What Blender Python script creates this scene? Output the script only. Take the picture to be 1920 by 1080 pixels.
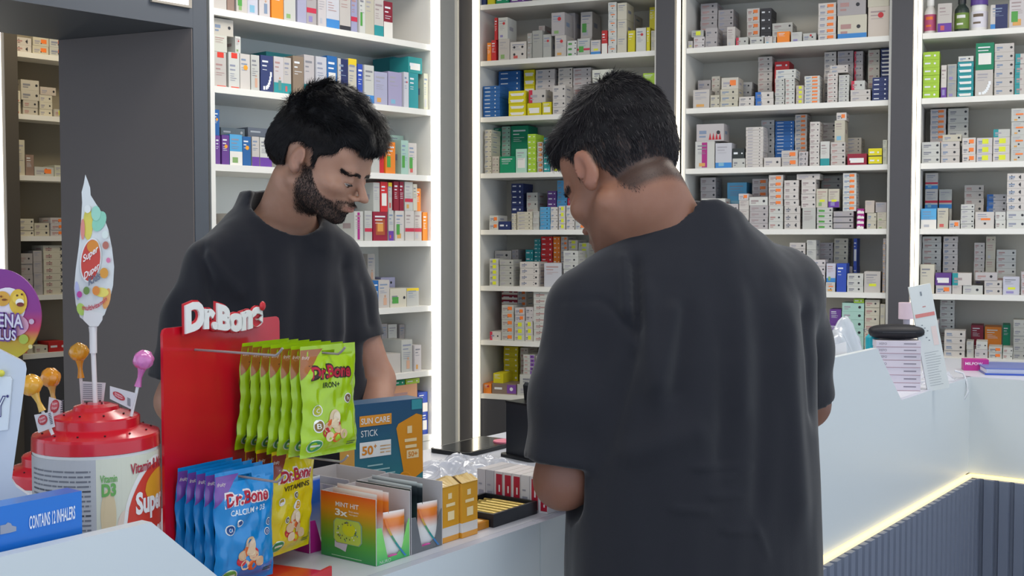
import bpy, math, random
import numpy as np
from mathutils import Vector, Matrix
for o in list(bpy.data.objects): bpy.data.objects.remove(o)
S = bpy.context.scene
COL = S.collection
# ------------------------------------------------------------------ camera, sky, exposure
FPX = 2200.0; CAMZ = 1.45; PITCH = math.atan(95/FPX)
cam = bpy.data.cameras.new('camera'); camo = bpy.data.objects.new('camera', cam); COL.objects.link(camo)
cam.sensor_width = 36.0; cam.lens = FPX/1920*36.0; cam.clip_start = .05
camo.location = (0, 0, CAMZ); camo.rotation_euler = (math.pi/2-PITCH, 0, 0)
S.camera = camo
S.view_settings.view_transform = 'Standard'; S.view_settings.look = 'None'
S.view_settings.gamma = 1; S.view_settings.exposure = 0.18
try: S.view_settings.use_curve_mapping = False
except Exception: pass
W = bpy.data.worlds.new('daylight'); S.world = W; W.use_nodes = True
bg = W.node_tree.nodes['Background']; bg.inputs[0].default_value = (.68, .81, 1.0, 1); bg.inputs[1].default_value = 1.28
def area(name, loc, size, power, color, rot=(0, 0, 0)):
    l = bpy.data.lights.new(name, 'AREA'); l.shape = 'RECTANGLE'; l.size, l.size_y = size
    l.energy = power; l.color = color
    o = bpy.data.objects.new(name, l); o.location = loc; o.rotation_euler = rot; COL.objects.link(o); return o
CEILZ = 3.1
area('added_ceiling_light', (.2, 1.0, CEILZ-.06), (1.2, .6), 10, (1, .95, .87))  # unseen overhead lights, added to brighten the counter and shelves
area('added_ceiling_light', (1.9, 3.4, CEILZ-.06), (1.2, .6), 24, (1, .93, .83))
area('added_ceiling_light', (-.2, 3.7, CEILZ-.06), (1.2, .6), 20, (1, .94, .85))
area('added_ceiling_light', (-1.75, 4.95, CEILZ-.06), (.5, .4), 16, (1, .86, .62))  # warm light added to brighten and yellow the storeroom, its source unseen

# ------------------------------------------------------------------ materials
def lin(h):
    h = h.lstrip('#'); c = [int(h[i:i+2], 16)/255 for i in (0, 2, 4)]
    return tuple((x/12.92 if x <= .04045 else ((x+.055)/1.055)**2.4) for x in c)
MC = {}
def mat(hexc, rough=.55, metal=0, name=None, emit=0, sub=0, trans=0, coat=0, bump=0, bscale=200, ior=1.45, alpha=1, emhex=None, sheen=0, var=0, vscale=8):
    key = (hexc, rough, metal, name, emit, sub, trans, coat, bump, bscale, alpha, emhex, sheen, var, vscale)
    if key in MC: return MC[key]
    m = bpy.data.materials.new(name or 'paint_'+hexc.strip('#')); m.use_nodes = True
    nt = m.node_tree; p = nt.nodes['Principled BSDF']
    p.inputs['Base Color'].default_value = (*lin(hexc), 1); p.inputs['Roughness'].default_value = rough
    p.inputs['Metallic'].default_value = metal; p.inputs['IOR'].default_value = ior
    if sub: p.inputs['Subsurface Weight'].default_value = sub; p.inputs['Subsurface Radius'].default_value = (.012, .005, .003); p.inputs['Subsurface Scale'].default_value = 1
    if trans: p.inputs['Transmission Weight'].default_value = trans
    if coat: p.inputs['Coat Weight'].default_value = coat; p.inputs['Coat Roughness'].default_value = .12
    if alpha < 1: p.inputs['Alpha'].default_value = alpha
    if sheen: p.inputs['Sheen Weight'].default_value = sheen; p.inputs['Sheen Roughness'].default_value = .5
    if emit: p.inputs['Emission Color'].default_value = (*lin(emhex or hexc), 1); p.inputs['Emission Strength'].default_value = emit
    tc = None
    if bump:
        tc = nt.nodes.new('ShaderNodeTexCoord'); n = nt.nodes.new('ShaderNodeTexNoise'); n.inputs['Scale'].default_value = bscale; n.inputs['Detail'].default_value = 4
        b = nt.nodes.new('ShaderNodeBump'); b.inputs['Strength'].default_value = bump; b.inputs['Distance'].default_value = .004
        nt.links.new(tc.outputs['Object'], n.inputs['Vector']); nt.links.new(n.outputs[0], b.inputs['Height']); nt.links.new(b.outputs[0], p.inputs['Normal'])
    if var:
        tc = tc or nt.nodes.new('ShaderNodeTexCoord'); n = nt.nodes.new('ShaderNodeTexNoise'); n.inputs['Scale'].default_value = vscale; n.inputs['Detail'].default_value = 5
        mx = nt.nodes.new('ShaderNodeMix'); mx.data_type = 'RGBA'
        c = lin(hexc); mx.inputs[6].default_value = (*[v*(1-var) for v in c], 1); mx.inputs[7].default_value = (*[min(1, v*(1+var)) for v in c], 1)
        nt.links.new(tc.outputs['Object'], n.inputs['Vector']); nt.links.new(n.outputs[0], mx.inputs[0]); nt.links.new(mx.outputs[2], p.inputs['Base Color'])
    MC[key] = m; return m
def ramp_mat(name, stops, axis=2, rough=.4, diag=0, coat=0, lo=0, hi=1):
    """print that runs through colours along one generated axis"""
    if name in MC: return MC[name]
    m = bpy.data.materials.new(name); m.use_nodes = True; nt = m.node_tree; p = nt.nodes['Principled BSDF']
    p.inputs['Roughness'].default_value = rough
    if coat: p.inputs['Coat Weight'].default_value = coat
    tc = nt.nodes.new('ShaderNodeTexCoord'); sp = nt.nodes.new('ShaderNodeSeparateXYZ'); nt.links.new(tc.outputs['Generated'], sp.inputs[0])
    r = nt.nodes.new('ShaderNodeValToRGB'); e = r.color_ramp.elements
    while len(e) < len(stops): e.new(.5)
    for i, (t, h) in enumerate(stops): e[i].position = t; e[i].color = (*lin(h), 1)
    src = sp.outputs[axis]
    if diag:
        ma = nt.nodes.new('ShaderNodeMath'); ma.operation = 'MULTIPLY_ADD'; ma.inputs[1].default_value = diag
        nt.links.new(sp.outputs[0], ma.inputs[0]); nt.links.new(sp.outputs[2], ma.inputs[2]); src = ma.outputs[0]
    nt.links.new(src, r.inputs[0]); nt.links.new(r.outputs[0], p.inputs['Base Color']); MC[name] = m; return m

# ------------------------------------------------------------------ mesh builder
class MB:
    def __init__(s): s.v = []; s.f = []; s.m = []; s.sm = []; s.mats = []
    def mi(s, m):
        if m not in s.mats: s.mats.append(m)
        return s.mats.index(m)
    def add(s, vs, fs, m, smooth=False):
        b = len(s.v); s.v += [tuple(map(float, p)) for p in vs]; k = s.mi(m)
        for f in fs: s.f.append(tuple(b+int(i) for i in f)); s.m.append(k); s.sm.append(smooth)
    def box(s, x0, x1, y0, y1, z0, z1, m, fm=None):
        vs = [(x, y, z) for z in (z0, z1) for y in (y0, y1) for x in (x0, x1)]
        fs = [(0, 2, 3, 1), (4, 5, 7, 6), (0, 1, 5, 4), (2, 6, 7, 3), (0, 4, 6, 2), (1, 3, 7, 5)]  # bottom top front back left right
        if fm is None: s.add(vs, fs, m)
        else:
            for i, f in enumerate(fs): s.add(vs, [f], fm.get(i, m))
    def quad(s, a, b, c, d, m): s.add([a, b, c, d], [(0, 1, 2, 3)], m)
    def prism(s, pts, h0, h1, m, plane='xy', smooth=False):
        n = len(pts)
        def P(p, h): return {'xy': (p[0], p[1], h), 'xz': (p[0], h, p[1]), 'yz': (h, p[0], p[1])}[plane]
        vs = [P(p, h0) for p in pts]+[P(p, h1) for p in pts]
        fs = [tuple(range(n))[::-1], tuple(range(n, 2*n))]+[(i, (i+1) % n, n+(i+1) % n, n+i) for i in range(n)]
        if plane == 'xz': fs = [f[::-1] for f in fs]
        s.add(vs, fs[:2], m); s.add(vs, fs[2:], m, smooth)
    def tube(s, pts, r, m, n=8, cap=True):
        pts = [Vector(p) for p in pts]; rs = r if isinstance(r, (list, tuple)) else [r]*len(pts)
        vs = []; up = Vector((0, 0, 1))
        for i, p in enumerate(pts):
            t = (pts[min(i+1, len(pts)-1)]-pts[max(i-1, 0)]).normalized()
            a = t.cross(up)
            if a.length < .05: a = t.cross(Vector((1, 0, 0)))
            a.normalize(); b = t.cross(a)
            if i and a.dot(pa) < 0: a = -a; b = -b
            pa = a
            for k in range(n):
                q = 2*math.pi*k/n; vs.append(p+(a*math.cos(q)+b*math.sin(q))*rs[i])
        fs = [(i*n+k, i*n+(k+1) % n, (i+1)*n+(k+1) % n, (i+1)*n+k) for i in range(len(pts)-1) for k in range(n)]
        s.add(vs, fs, m, True)
        if cap: s.add(vs[:n], [tuple(range(n))[::-1]], m); s.add(vs[-n:], [tuple(range(n))], m)
    def lathe(s, prof, m, n=40, mats=None, a0=0, a1=2*math.pi, o=(0, 0, 0)):
        full = abs(a1-a0-2*math.pi) < 1e-6; k = n if full else n+1
        vs = [(o[0]+r*math.cos(a0+(a1-a0)*j/n), o[1]+r*math.sin(a0+(a1-a0)*j/n), o[2]+z) for r, z in prof for j in range(k)]
        for i in range(len(prof)-1):
            fs = [(i*k+j, i*k+(j+1) % k, (i+1)*k+(j+1) % k, (i+1)*k+j) for j in range(n)]
            s.add(vs, fs, mats[i] if mats else m, True)
    def ball(s, c, r, m, n=16, nz=10):
        rx, ry, rz = r if isinstance(r, tuple) else (r, r, r)
        vs = [(c[0]+rx*math.sin(math.pi*i/nz)*math.cos(2*math.pi*j/n), c[1]+ry*math.sin(math.pi*i/nz)*math.sin(2*math.pi*j/n), c[2]+rz*math.cos(math.pi*i/nz)) for i in range(nz+1) for j in range(n)]
        s.add(vs, [(i*n+j, (i+1)*n+j, (i+1)*n+(j+1) % n, i*n+(j+1) % n) for i in range(nz) for j in range(n)], m, True)
    def build(s, name, parent=None, loc=None, rotz=0, label=None):
        me = bpy.data.meshes.new(name); me.from_pydata(s.v, [], s.f)
        for m in s.mats: me.materials.append(m)
        me.polygons.foreach_set('material_index', s.m); me.polygons.foreach_set('use_smooth', s.sm); me.update()
        o = bpy.data.objects.new(name, me); COL.objects.link(o)
        if parent: o.parent = parent
        if loc is not None: o.location = loc
        if rotz: o.rotation_euler = (0, 0, rotz)
        if label: o['label'] = label
        return o
def np_mesh(name, V, F, mats, parent=None, mi=None, smooth=True, attrs=None):
    me = bpy.data.meshes.new(name); V = np.asarray(V, 'f4'); F = np.asarray(F, 'i4')
    me.vertices.add(len(V)); me.vertices.foreach_set('co', V.ravel())
    k = F.shape[1]; me.loops.add(F.size); me.loops.foreach_set('vertex_index', F.ravel())
    me.polygons.add(len(F)); me.polygons.foreach_set('loop_start', np.arange(0, F.size, k, dtype='i4')); me.polygons.foreach_set('loop_total', np.full(len(F), k, 'i4'))
    for m in mats: me.materials.append(m)
    if mi is not None: me.polygons.foreach_set('material_index', np.asarray(mi, 'i4'))
    me.update(calc_edges=True); me.validate()
    me.polygons.foreach_set('use_smooth', np.full(len(me.polygons), smooth))
    if attrs:
        for nme, A in attrs.items():
            a = me.color_attributes.new(nme, 'FLOAT_COLOR', 'POINT'); a.data.foreach_set('color', np.asarray(A, 'f4').ravel())
    o = bpy.data.objects.new(name, me); COL.objects.link(o)
    if parent: o.parent = parent
    return o
def tag(o, label=None, cat=None, group=None, kind=None):
    if label: o['label'] = label
    if cat: o['category'] = cat
    if group: o['group'] = group
    if kind: o['kind'] = kind
    return o
def thing(name, label, cat, loc=(0, 0, 0), rotz=0, group=None):
    o = bpy.data.objects.new(name, None); COL.objects.link(o); o.empty_display_size = .05
    o.location = loc; o.rotation_euler = (0, 0, rotz); return tag(o, label, cat, group)
def dup(root, loc, rotz, label):
    r = root.copy(); COL.objects.link(r); r.location = loc; r.rotation_euler = (root.rotation_euler[0], root.rotation_euler[1], rotz); r['label'] = label
    for ch in list(root.children):
        c = ch.copy(); COL.objects.link(c); c.parent = r
        for g in list(ch.children):
            d = g.copy(); COL.objects.link(d); d.parent = c
    return r
# text as geometry, mapped on any surface
TC = {}
def text_geo(s, bold=0.0):
    if (s, bold) in TC: return TC[(s, bold)]
    cu = bpy.data.curves.new('lettering', 'FONT'); cu.body = s; cu.size = 1; cu.offset = bold; cu.resolution_u = 3; cu.fill_mode = 'FRONT'
    o = bpy.data.objects.new('lettering', cu); COL.objects.link(o); bpy.context.view_layer.update()
    me = bpy.data.meshes.new_from_object(o.evaluated_get(bpy.context.evaluated_depsgraph_get()))
    V = np.array([v.co[:2] for v in me.vertices]) if len(me.vertices) else np.zeros((0, 2)); Fs = [tuple(p.vertices) for p in me.polygons]
    bpy.data.objects.remove(o); bpy.data.curves.remove(cu); bpy.data.meshes.remove(me)
    lo, hi = V.min(0), V.max(0); V = (V-lo)/(hi-lo); TC[(s, bold)] = (V, Fs, (hi-lo)[0]/(hi-lo)[1]); return TC[(s, bold)]
def letter(mb, s, fmap, x0, x1, y0, y1, m, bold=0, slant=0, arc=0):
    V, Fs, asp = text_geo(s, bold)
    P = [fmap(x0+(x1-x0)*u+slant*(v-.5)*(y1-y0), y0+(y1-y0)*v+arc*(4*u*(1-u))) for u, v in V]
    mb.add(P, Fs, m)
def plane_map(o, ux, uz, off=(0, 0, 0)):
    o = Vector(o)+Vector(off); ux = Vector(ux); uz = Vector(uz)
    return lambda a, b: o+ux*a+uz*b
def grid_decal(mb, fmap, x0, x1, y0, y1, m, nx=1, ny=1):
    vs = [fmap(x0+(x1-x0)*i/nx, y0+(y1-y0)*j/ny) for j in range(ny+1) for i in range(nx+1)]
    mb.add(vs, [(j*(nx+1)+i, j*(nx+1)+i+1, (j+1)*(nx+1)+i+1, (j+1)*(nx+1)+i) for j in range(ny) for i in range(nx)], m)
def poly_decal(mb, fmap, pts, m): mb.add([fmap(*p) for p in pts], [tuple(range(len(pts)))], m)
def ellipse(cx, cy, rx, ry, n=24, rot=0): return [(cx+rx*math.cos(a)*math.cos(rot)-ry*math.sin(a)*math.sin(rot), cy+rx*math.cos(a)*math.sin(rot)+ry*math.sin(a)*math.cos(rot)) for a in [2*math.pi*i/n for i in range(n)]]
# ------------------------------------------------------------------ geometry of the view
CP, SP = math.cos(PITCH), math.sin(PITCH)
def ray(px, py):
    a, b = (px-960)/FPX, (540-py)/FPX
    return Vector((a, CP+b*SP, -SP+b*CP))
def at(px, py, Y):
    r = ray(px, py); return Vector((r.x*Y/r.y, Y, CAMZ+r.z*Y/r.y))
def on_z(px, py, z):
    r = ray(px, py); t = (z-CAMZ)/r.z; return Vector((r.x*t, r.y*t, z))
class Frame:
    def __init__(s, o, ux, uy):
        s.o = Vector((o[0], o[1], 0)); s.ux = Vector((ux[0], ux[1], 0)).normalized(); s.uy = Vector((uy[0], uy[1], 0)).normalized(); s.a = math.atan2(s.ux.y, s.ux.x)
    def hit(s, px, py, b=0):
        r = ray(px, py); o = s.o+s.uy*b; n = s.uy; t = o.dot(n)/r.dot(n); p = r*t
        return (p-o).dot(s.ux), CAMZ+p.z
    def pt(s, x, y, z=0): p = s.o+s.ux*x+s.uy*y; return Vector((p.x, p.y, z))
FA = Frame((-1.0703, 4.19), (.665, .747), (-.747, .665))     # left wall of shelves and the opening beside it
FB = Frame((-.16, 5.85), (.923, -.386), (.386, .923))        # back wall of shelves
FC = Frame((.093, 2.05), (.595, .803), (-.803, .595))        # long counter
cc = FC.pt(2.487, 0)
FD = Frame((cc.x, cc.y), (.803, -.595), (.595, .803))        # counter wing on the right
# ------------------------------------------------------------------ the room
M_dark = mat('#4c4b4f', .6, bump=.05, bscale=300); M_grey = mat('#62646a', .5); M_pillar = mat('#50555d', .5)
M_white = mat('#e4e3de', .45); M_shelf = mat('#e9e7e0', .4); M_back = mat('#cfcabd', .55); M_backL = mat('#eceee8', .5)
def struct(o, kind='structure'): o['kind'] = kind; return o
mb = MB(); mb.box(-7, 6, -3, 9, -.1, 0, mat('#b9b4aa', .35, var=.06, vscale=3)); struct(mb.build('floor'))
mb = MB(); mb.box(-7, 6, -1.5, 9, CEILZ, CEILZ+.1, mat('#e6e4df', .8)); struct(mb.build('ceiling'))
mb = MB(); mb.box(-1.7, 4.2, .36, .46, 0, CEILZ, M_grey); struct(mb.build('wall_back', loc=(FB.o.x, FB.o.y, 0), rotz=FB.a))
mb = MB(); mb.box(-.075, 1.19, .36, .44, 0, CEILZ, M_grey); struct(mb.build('wall_left', loc=(FA.o.x, FA.o.y, 0), rotz=FA.a))
mb = MB(); mb.box(-3.5, .9, 1.95, 2.05, 0, CEILZ, mat('#8a8272', .6)); struct(mb.build('wall_storeroom', loc=(FA.o.x, FA.o.y, 0), rotz=FA.a))
def fbox(fr, name, x0, x1, y0, y1, z0, z1, m, **k):
    mb = MB(); mb.box(x0, x1, y0, y1, z0, z1, m); return mb.build(name, loc=(fr.o.x, fr.o.y, 0), rotz=fr.a, **k)
sP = FA.hit(365, 300)[0]
zb = FA.hit(365, 53)[1]
M_panel = mat('#6e6765', .55, bump=.04, bscale=250, name='dark_laminate')
pe = at(115, 300, 4.39); pl = [FA.pt(sP, 0), FA.pt(-.012, 0), FA.pt(-.012, .6), Vector((pe.x, pe.y, 0))]
mb = MB(); mb.prism([(p.x, p.y) for p in pl], 0, CEILZ, M_pillar); struct(mb.build('trim_1'))     # door pillar
ye = (Vector((pe.x, pe.y, 0))-FA.o).dot(FA.uy)
p0 = pl[0]; dn = (pl[3]-p0).normalized(); nn = Vector((dn.y, -dn.x, 0)); nn = nn if nn.y < 0 else -nn
mb = MB(); mb.prism([((p0+dn*.004).x, (p0+dn*.004).y), ((p0+dn*.004+nn*.005).x, (p0+dn*.004+nn*.005).y), ((pl[3]+nn*.005).x, (pl[3]+nn*.005).y), (pl[3].x, pl[3].y)], 0, zb-.001, M_panel); struct(mb.build('trim_2'))  # side lining of the opening
struct(fbox(FA, 'trim_3', -2.6, sP-.0005, 0, ye, zb, CEILZ, M_pillar))                               # beam over the opening
# light box let into the beam
a0 = FA.hit(281, 3)[0]; a1 = FA.hit(350, 3)[0]; z0 = FA.hit(350, 11)[1]
lb = thing('light_box', 'white lit panel set high in the grey beam above the opening', 'light box', FA.pt(0, 0, 0), FA.a)
mb = MB(); mb.box(a0, a1, -.012, -.001, z0, z0+.3, mat('#ffffff', .5, emit=1.0, name='lit_acrylic')); mb.build('diffuser', lb)
mb = MB(); mb.box(a1, a1+.012, -.014, -.001, z0-.008, z0+.3, mat('#a39b90', .4)); mb.box(a0, a1, -.014, -.001, z0-.008, z0, mat('#a39b90', .4)); mb.build('frame', lb)
# corner between the two walls of shelves
s0 = FA.hit(823, 300)[0]
struct(fbox(FA, 'trim_4', s0, FA.hit(853, 300, .03)[0], .03, .5, 0, CEILZ, mat('#7b7b78', .5)))
sw = FB.hit(857, 300)[0]; sd = FB.hit(887, 300)[0]
struct(fbox(FB, 'wall_corner', -.7, sd, .02, .1, 0, CEILZ, M_dark))
struct(fbox(FB, 'trim_5', FB.hit(853, 300)[0], FB.hit(858, 300)[0], -.004, .02, 0, CEILZ, mat('#dcdcd8', .3)))
# unseen ceiling lamp panels, added to go with the overhead lights
for i, (x, y, w, d) in enumerate([(.2, 1.0, 1.2, .6), (1.9, 3.4, 1.2, .6), (-.2, 3.7, 1.2, .6)]):
    t = thing('added_ceiling_lamp', 'unseen white lamp panel added on the ceiling '+['above the customer side', 'above the right hand counter', 'above the left hand staff aisle'][i], 'lamp', (x, y, CEILZ-.05))
    mb = MB(); mb.box(-w/2, w/2, -d/2, d/2, .01, .05, mat('#f2f2f2', .4)); mb.build('housing', t)
    mb = MB(); mb.box(-w/2+.02, w/2-.02, -d/2+.02, d/2-.02, 0, .0098, mat('#ffffff', .5, emit=2.2, name='added_lamp_diffuser')); mb.build('diffuser', t)
# ------------------------------------------------------------------ shelving
LV = [1.146, .87, .594, .317, .037, -.242, -.513, -.782]
LVB = [CAMZ+v for v in LV]
LVA = [CAMZ+v for v in (1.09, .815, .54, .262, -.014, -.291, -.568, -.845)]
LVS = [CAMZ+v for v in (.868, .578, .292, .006, -.275, -.553)]
LEDW = mat('#fff3d8', .5, emit=3.5, name='led_warm'); LEDC = mat('#fffaf0', .5, emit=3.2, name='led_white')
def unit(fr, label, x0, x1, levels, depth, bm, ledx=None, ledm=None, th=.024, y0=0, base=.56, sidel=None, sider=None, basem=None, ztop=CEILZ):
    t = thing('shelving_unit', label, 'shelving', fr.pt(0, 0, 0), fr.a)
    tl, tr = sidel or .018, sider or .018
    mb = MB(); mb.box(x0+tl, x1-tr, y0+depth, y0+depth+.012, 0, ztop-.002, bm); mb.build('back_panel', t)
    mb = MB(); mb.box(x0, x0+tl, y0, y0+depth, 0, ztop-.002, M_shelf); mb.build('side_panel', t)
    mb = MB(); mb.box(x1-tr, x1, y0, y0+depth, 0, ztop-.002, M_shelf); mb.build('side_panel', t)
    for z in levels:
        mb = MB(); mb.box(x0+tl+.001, x1-tr-.001, y0+.002, y0+depth-.001, z-th, z, M_shelf); mb.build('shelf', t)
    zl = min(levels)-th
    mb = MB(); mb.box(x0+.002, x1-.002, y0+.004, y0+depth-.002, .08, zl-.002, basem or mat('#4b4b50', .4))
    mb.box(x0+.002, x1-.002, y0+.04, y0+depth-.002, 0, .08, mat('#333338', .5)); mb.build('base_cabinet', t)
    if ledx:
        for (a, b) in ledx:
            mb = MB(); mb.box(a, b, y0-.012, y0-.001, .3 if ledm is not LEDC else .3, ztop-.002, ledm); mb.build('led_strip', t)
    return t
FRONTB = lambda px: FB.hit(px, 400)[0]
xa1 = FA.hit(809, 300)[0]
unit(FA, 'white shelving unit with boxed skincare behind the bearded man', .0, xa1+.02, LVA, .34, M_backL, [(FA.hit(808, 300)[0], FA.hit(822, 300)[0])], LEDC, basem=mat('#d9d9d6', .4))
unit(FB, 'cream shelving unit between corner and first dark post', FRONTB(894), FRONTB(1233), LVB, .34, M_back, [(FRONTB(888), FRONTB(896))], LEDW)
unit(FB, 'wide cream shelving unit between two dark posts', FRONTB(1277), FRONTB(1671), LVB, .34, M_back, [(FRONTB(1268), FRONTB(1274))], LEDW)
unit(FB, 'cream shelving unit at far right with vitamin bottles on top', FRONTB(1716), FRONTB(2140), LVB, .34, M_back, [(FRONTB(1709), FRONTB(1715))], LEDW)
struct(fbox(FB, 'trim_6', FRONTB(1231.5), FRONTB(1266), -.03, .34, 0, CEILZ, M_dark))
struct(fbox(FB, 'trim_7', FRONTB(1668.5), FRONTB(1708), -.03, .34, 0, CEILZ, M_dark))
# store room shelving seen through the opening
FS = Frame(FA.pt(0, 1.5)[:2], FA.ux[:2], FA.uy[:2])
Ys = 5.5
pS = at(28, 300, Ys); FS = Frame((pS.x, pS.y), FA.ux[:2], FA.uy[:2])
unit(FS, 'storeroom shelving unit seen through the dark opening', -.002, .62, LVS, .3, mat('#b3a88f', .6), None, None)
struct(fbox(FS, 'trim_8', FS.hit(2, 300)[0], -.003, -.05, .3, 0, CEILZ, mat('#4f4942', .6)))
so = thing('wall_lamp', 'thin upright light strip at the left edge behind the opening', 'lamp', FS.pt(0, 0, 0), FS.a)
mb = MB(); mb.box(FS.hit(-9, 300)[0], FS.hit(1.5, 300)[0], -.02, 0, .3, 2.6, LEDC); mb.build('diffuser', so)
mb = MB(); mb.box(FS.hit(-9, 300)[0], FS.hit(1.5, 300)[0], .001, .02, .3, 2.6, M_white); mb.build('housing', so)
# ------------------------------------------------------------------ boxes on the shelves
BODY = {'w': ('#c9c5c0', 'white'), 'c': ('#c9c3b2', 'cream'), 'g': ('#aca9a7', 'grey'), 'y': ('#dcd01e', 'yellow'), 'b': ('#2566a8', 'blue'), 'n': ('#2d3a6b', 'navy'),
        't': ('#2b9297', 'teal'), 'G': ('#0f8a63', 'green'), 'L': ('#9fc23c', 'lime'), 'r': ('#c92b30', 'red'), 'd': ('#8e1f36', 'maroon'), 'o': ('#ee8a2c', 'orange'),
        'p': ('#6a3f8f', 'purple'), 'm': ('#b02a86', 'magenta'), 'k': ('#2d3034', 'black'), 's': ('#58a6d4', 'azure'), 'l': ('#a9a8c4', 'lilac'), 'B': ('#8d7768', 'brown'),
        'e': ('#a9cbbd', 'mint'), 'h': ('#d9a07c', 'tan'), 'q': ('#8a939b', 'slate'), 'u': ('#cacad3', 'white'), 'v': ('#2f4fb5', 'royal blue')}
STK = '#f0803a'
FEAT = {'o': 'with orange sticker', 'Y': 'with yellow sticker', 'R': 'with red band', 'V': 'with blue band', 'T': 'with teal end', 'M': 'with magenta stripe', 'P': 'with purple end', 'N': 'with navy panel',
        'K': 'with black edge', 'E': 'with green mark', 'O': 'with orange disc', 'f': 'with small figure', 'D': 'with dark dots', 'A': 'with red triangles', 'S': 'with white swoosh', 'Q': 'with red square', 'H': 'with brown panel', 'W': 'with white panel', 'J': 'with red dot', 'X': 'with white base', 'I': 'with yellow top'}
rngB = random.Random(7)
def M(c): return mat(c, .5)
def box_mesh(w, d, h, style, seed):
    r = random.Random(seed); body = BODY[style[0]][0]; fl = style[1:]
    k = r.uniform(.93, 1.03); c = [min(255, int(int(body[i:i+2], 16)*k)) for i in (1, 3, 5)]; k2 = [round(v/6)*6 for v in c]; bodyq = '#%02x%02x%02x' % tuple(min(255, v) for v in k2)
    mb = MB(); mb.box(-w/2, w/2, 0, d, 0, h, M(bodyq))
    light = style[0] in 'wcugehsl'
    ink = M(r.choice(['#83848c', '#8d91a3', '#a08f8f', '#a3a0a8', '#7f8fa8', '#b08a86'])) if light else M('#dfe2e6')
    e = [-.0005]
    def R(u0, u1, v0, v1, m):
        if isinstance(m, str): m = M(m)
        y = e[0]; e[0] -= .00006
        mb.quad((w*(u0-.5), y, h*v0), (w*(u1-.5), y, h*v0), (w*(u1-.5), y, h*v1), (w*(u0-.5), y, h*v1), m)
    def D(u, v, rr, m):
        y = e[0]; e[0] -= .00006; m = M(m) if isinstance(m, str) else m
        mb.add([(w*(u-.5)+rr*math.cos(a*math.pi/6), y, h*v+rr*math.sin(a*math.pi/6)) for a in range(12)], [tuple(range(12))], m)
    asp = h/w
    for f in fl:
        if f == 'X': R(0, 1, 0, .45, '#e6e2da')
        if f == 'W': R(.15, .85, .2, .62, '#e6e4de')
        if f == 'I': R(0, 1, .84, 1, '#e6c92a')
        if f == 'N': R(.28, 1, 0, 1, '#27305e')
        if f == 'S':
            for i in range(7):
                a = i/7; R(.2+.6*a**.6, .34+.6*a**.6, .06+.5*a*a, .16+.55*a*a, '#e9edf0')
        if f == 'T': R(0, 1, 0, .3, '#2b9297') if asp > 1 else R(0, .3, 0, 1, '#2b9297')
        if f == 'P': R(0, 1, 0, .32, '#6a3f9b') if asp > 1 else R(.62, 1, .1, .9, '#7a4b9f')
        if f == 'V': R(0, 1, .0, .22, '#3f86c8') if asp > .5 else R(0, .32, 0, 1, '#2f6bb8')
        if f == 'R': R(0, 1, .3, .42, '#c3304a') if asp > 1 else R(.0, .22, 0, 1, '#c3304a')
        if f == 'M': R(.34, .62, .04, .96, '#a62c7c')
        if f == 'K': R(0, 1, 0, .12, '#33343a')
        if f == 'H': R(.18, .82, .2, .75, '#a8552f'); R(.3, .7, .32, .62, '#d99a4a')
        if f == 'Q': R(.25, .8, .84, .99, '#dc3a2c'); R(.2, .95, .0, .05, '#d8503c')
    if asp > .9:
        z = .8 if 'Q' not in fl else .6
        R(.12, .12+r.uniform(.4, .75), z+.01, z+.06, ink)
        R(.12, .12+r.uniform(.3, .6), z-.1, z-.065, ink)
        for i in range(r.randint(1, 4)): R(.14, .14+r.uniform(.3, .7), z-.2-.06*i, z-.185-.06*i, ink)
        if 'f' in fl: D(.6, .42, w*.09, '#c09a80'); R(.45, .75, .1, .36, r.choice(['#7d8fa8', '#cfa58c', '#5d8f86']))
        elif light and r.random() < .6: R(.2, .2+r.uniform(.2, .5), .08, .08+r.uniform(.1, .22), r.choice(['#7fb0c8', '#c9605c', '#d4a05a', '#86a86a', '#8f86b8', '#b5b6bd']))
    elif asp > .16:
        R(.1, .1+r.uniform(.25, .42), .42, .62, ink)
        if light: R(.1, .1+r.uniform(.15, .3), .22, .32, ink)
        if not any(ch in fl for ch in 'oYT'): D(r.choice([.72, .8, .86]), .5, min(h*.17, w*.07), '#2f3036' if light else '#e2e4e6')
    for f in fl:
        if f == 'o': R(*( (.5, .86, .3, .78) if asp < .9 else (.3, .8, .5, .62)), STK); D(.52, .3, min(w, h)*.07, '#303036')
        if f == 'Y': R(.35, .75, .25, .85, '#d9df35') if asp < .9 else R(.3, .75, .3, .42, '#d9df35')
        if f == 'E': R(.12, .5, .2, .55, '#4f9b45')
        if f == 'O': D(.55, .62, w*.22, '#eda12c')
        if f == 'J': D(.6, .72, min(w, h)*.14, '#c03038')
        if f == 'A':
            for q in (.5, .62, .74, .86): mb.add([(w*(q-.55), e[0], h*.08), (w*(q-.45), e[0], h*.08), (w*(q-.5), e[0], h*.5)], [(0, 1, 2)], M('#b8202c'))
        if f == 'D':
            for q in (.25, .75):
                for q2 in (.3, .7): D(q, q2, min(w, h)*.07, '#33343a')
    # a little print on the side faces too
    if light:
        for sx in (-1, 1):
            x = sx*(w/2+.0005); mb.add([(x, d*.2, h*.42), (x, d*.62, h*.42), (x, d*.62, h*.6), (x, d*.2, h*.6)], [(0, 1, 2, 3) if sx > 0 else (3, 2, 1, 0)], ink)
    return mb
def ordn(k): return '%d%s' % (k, 'th' if 10 < k % 100 < 14 else {1: 'st', 2: 'nd', 3: 'rd'}.get(k % 10, 'th'))
BOXES = []      # records, linked afterwards so that the largest in view stay individual
CNT = [0]
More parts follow.
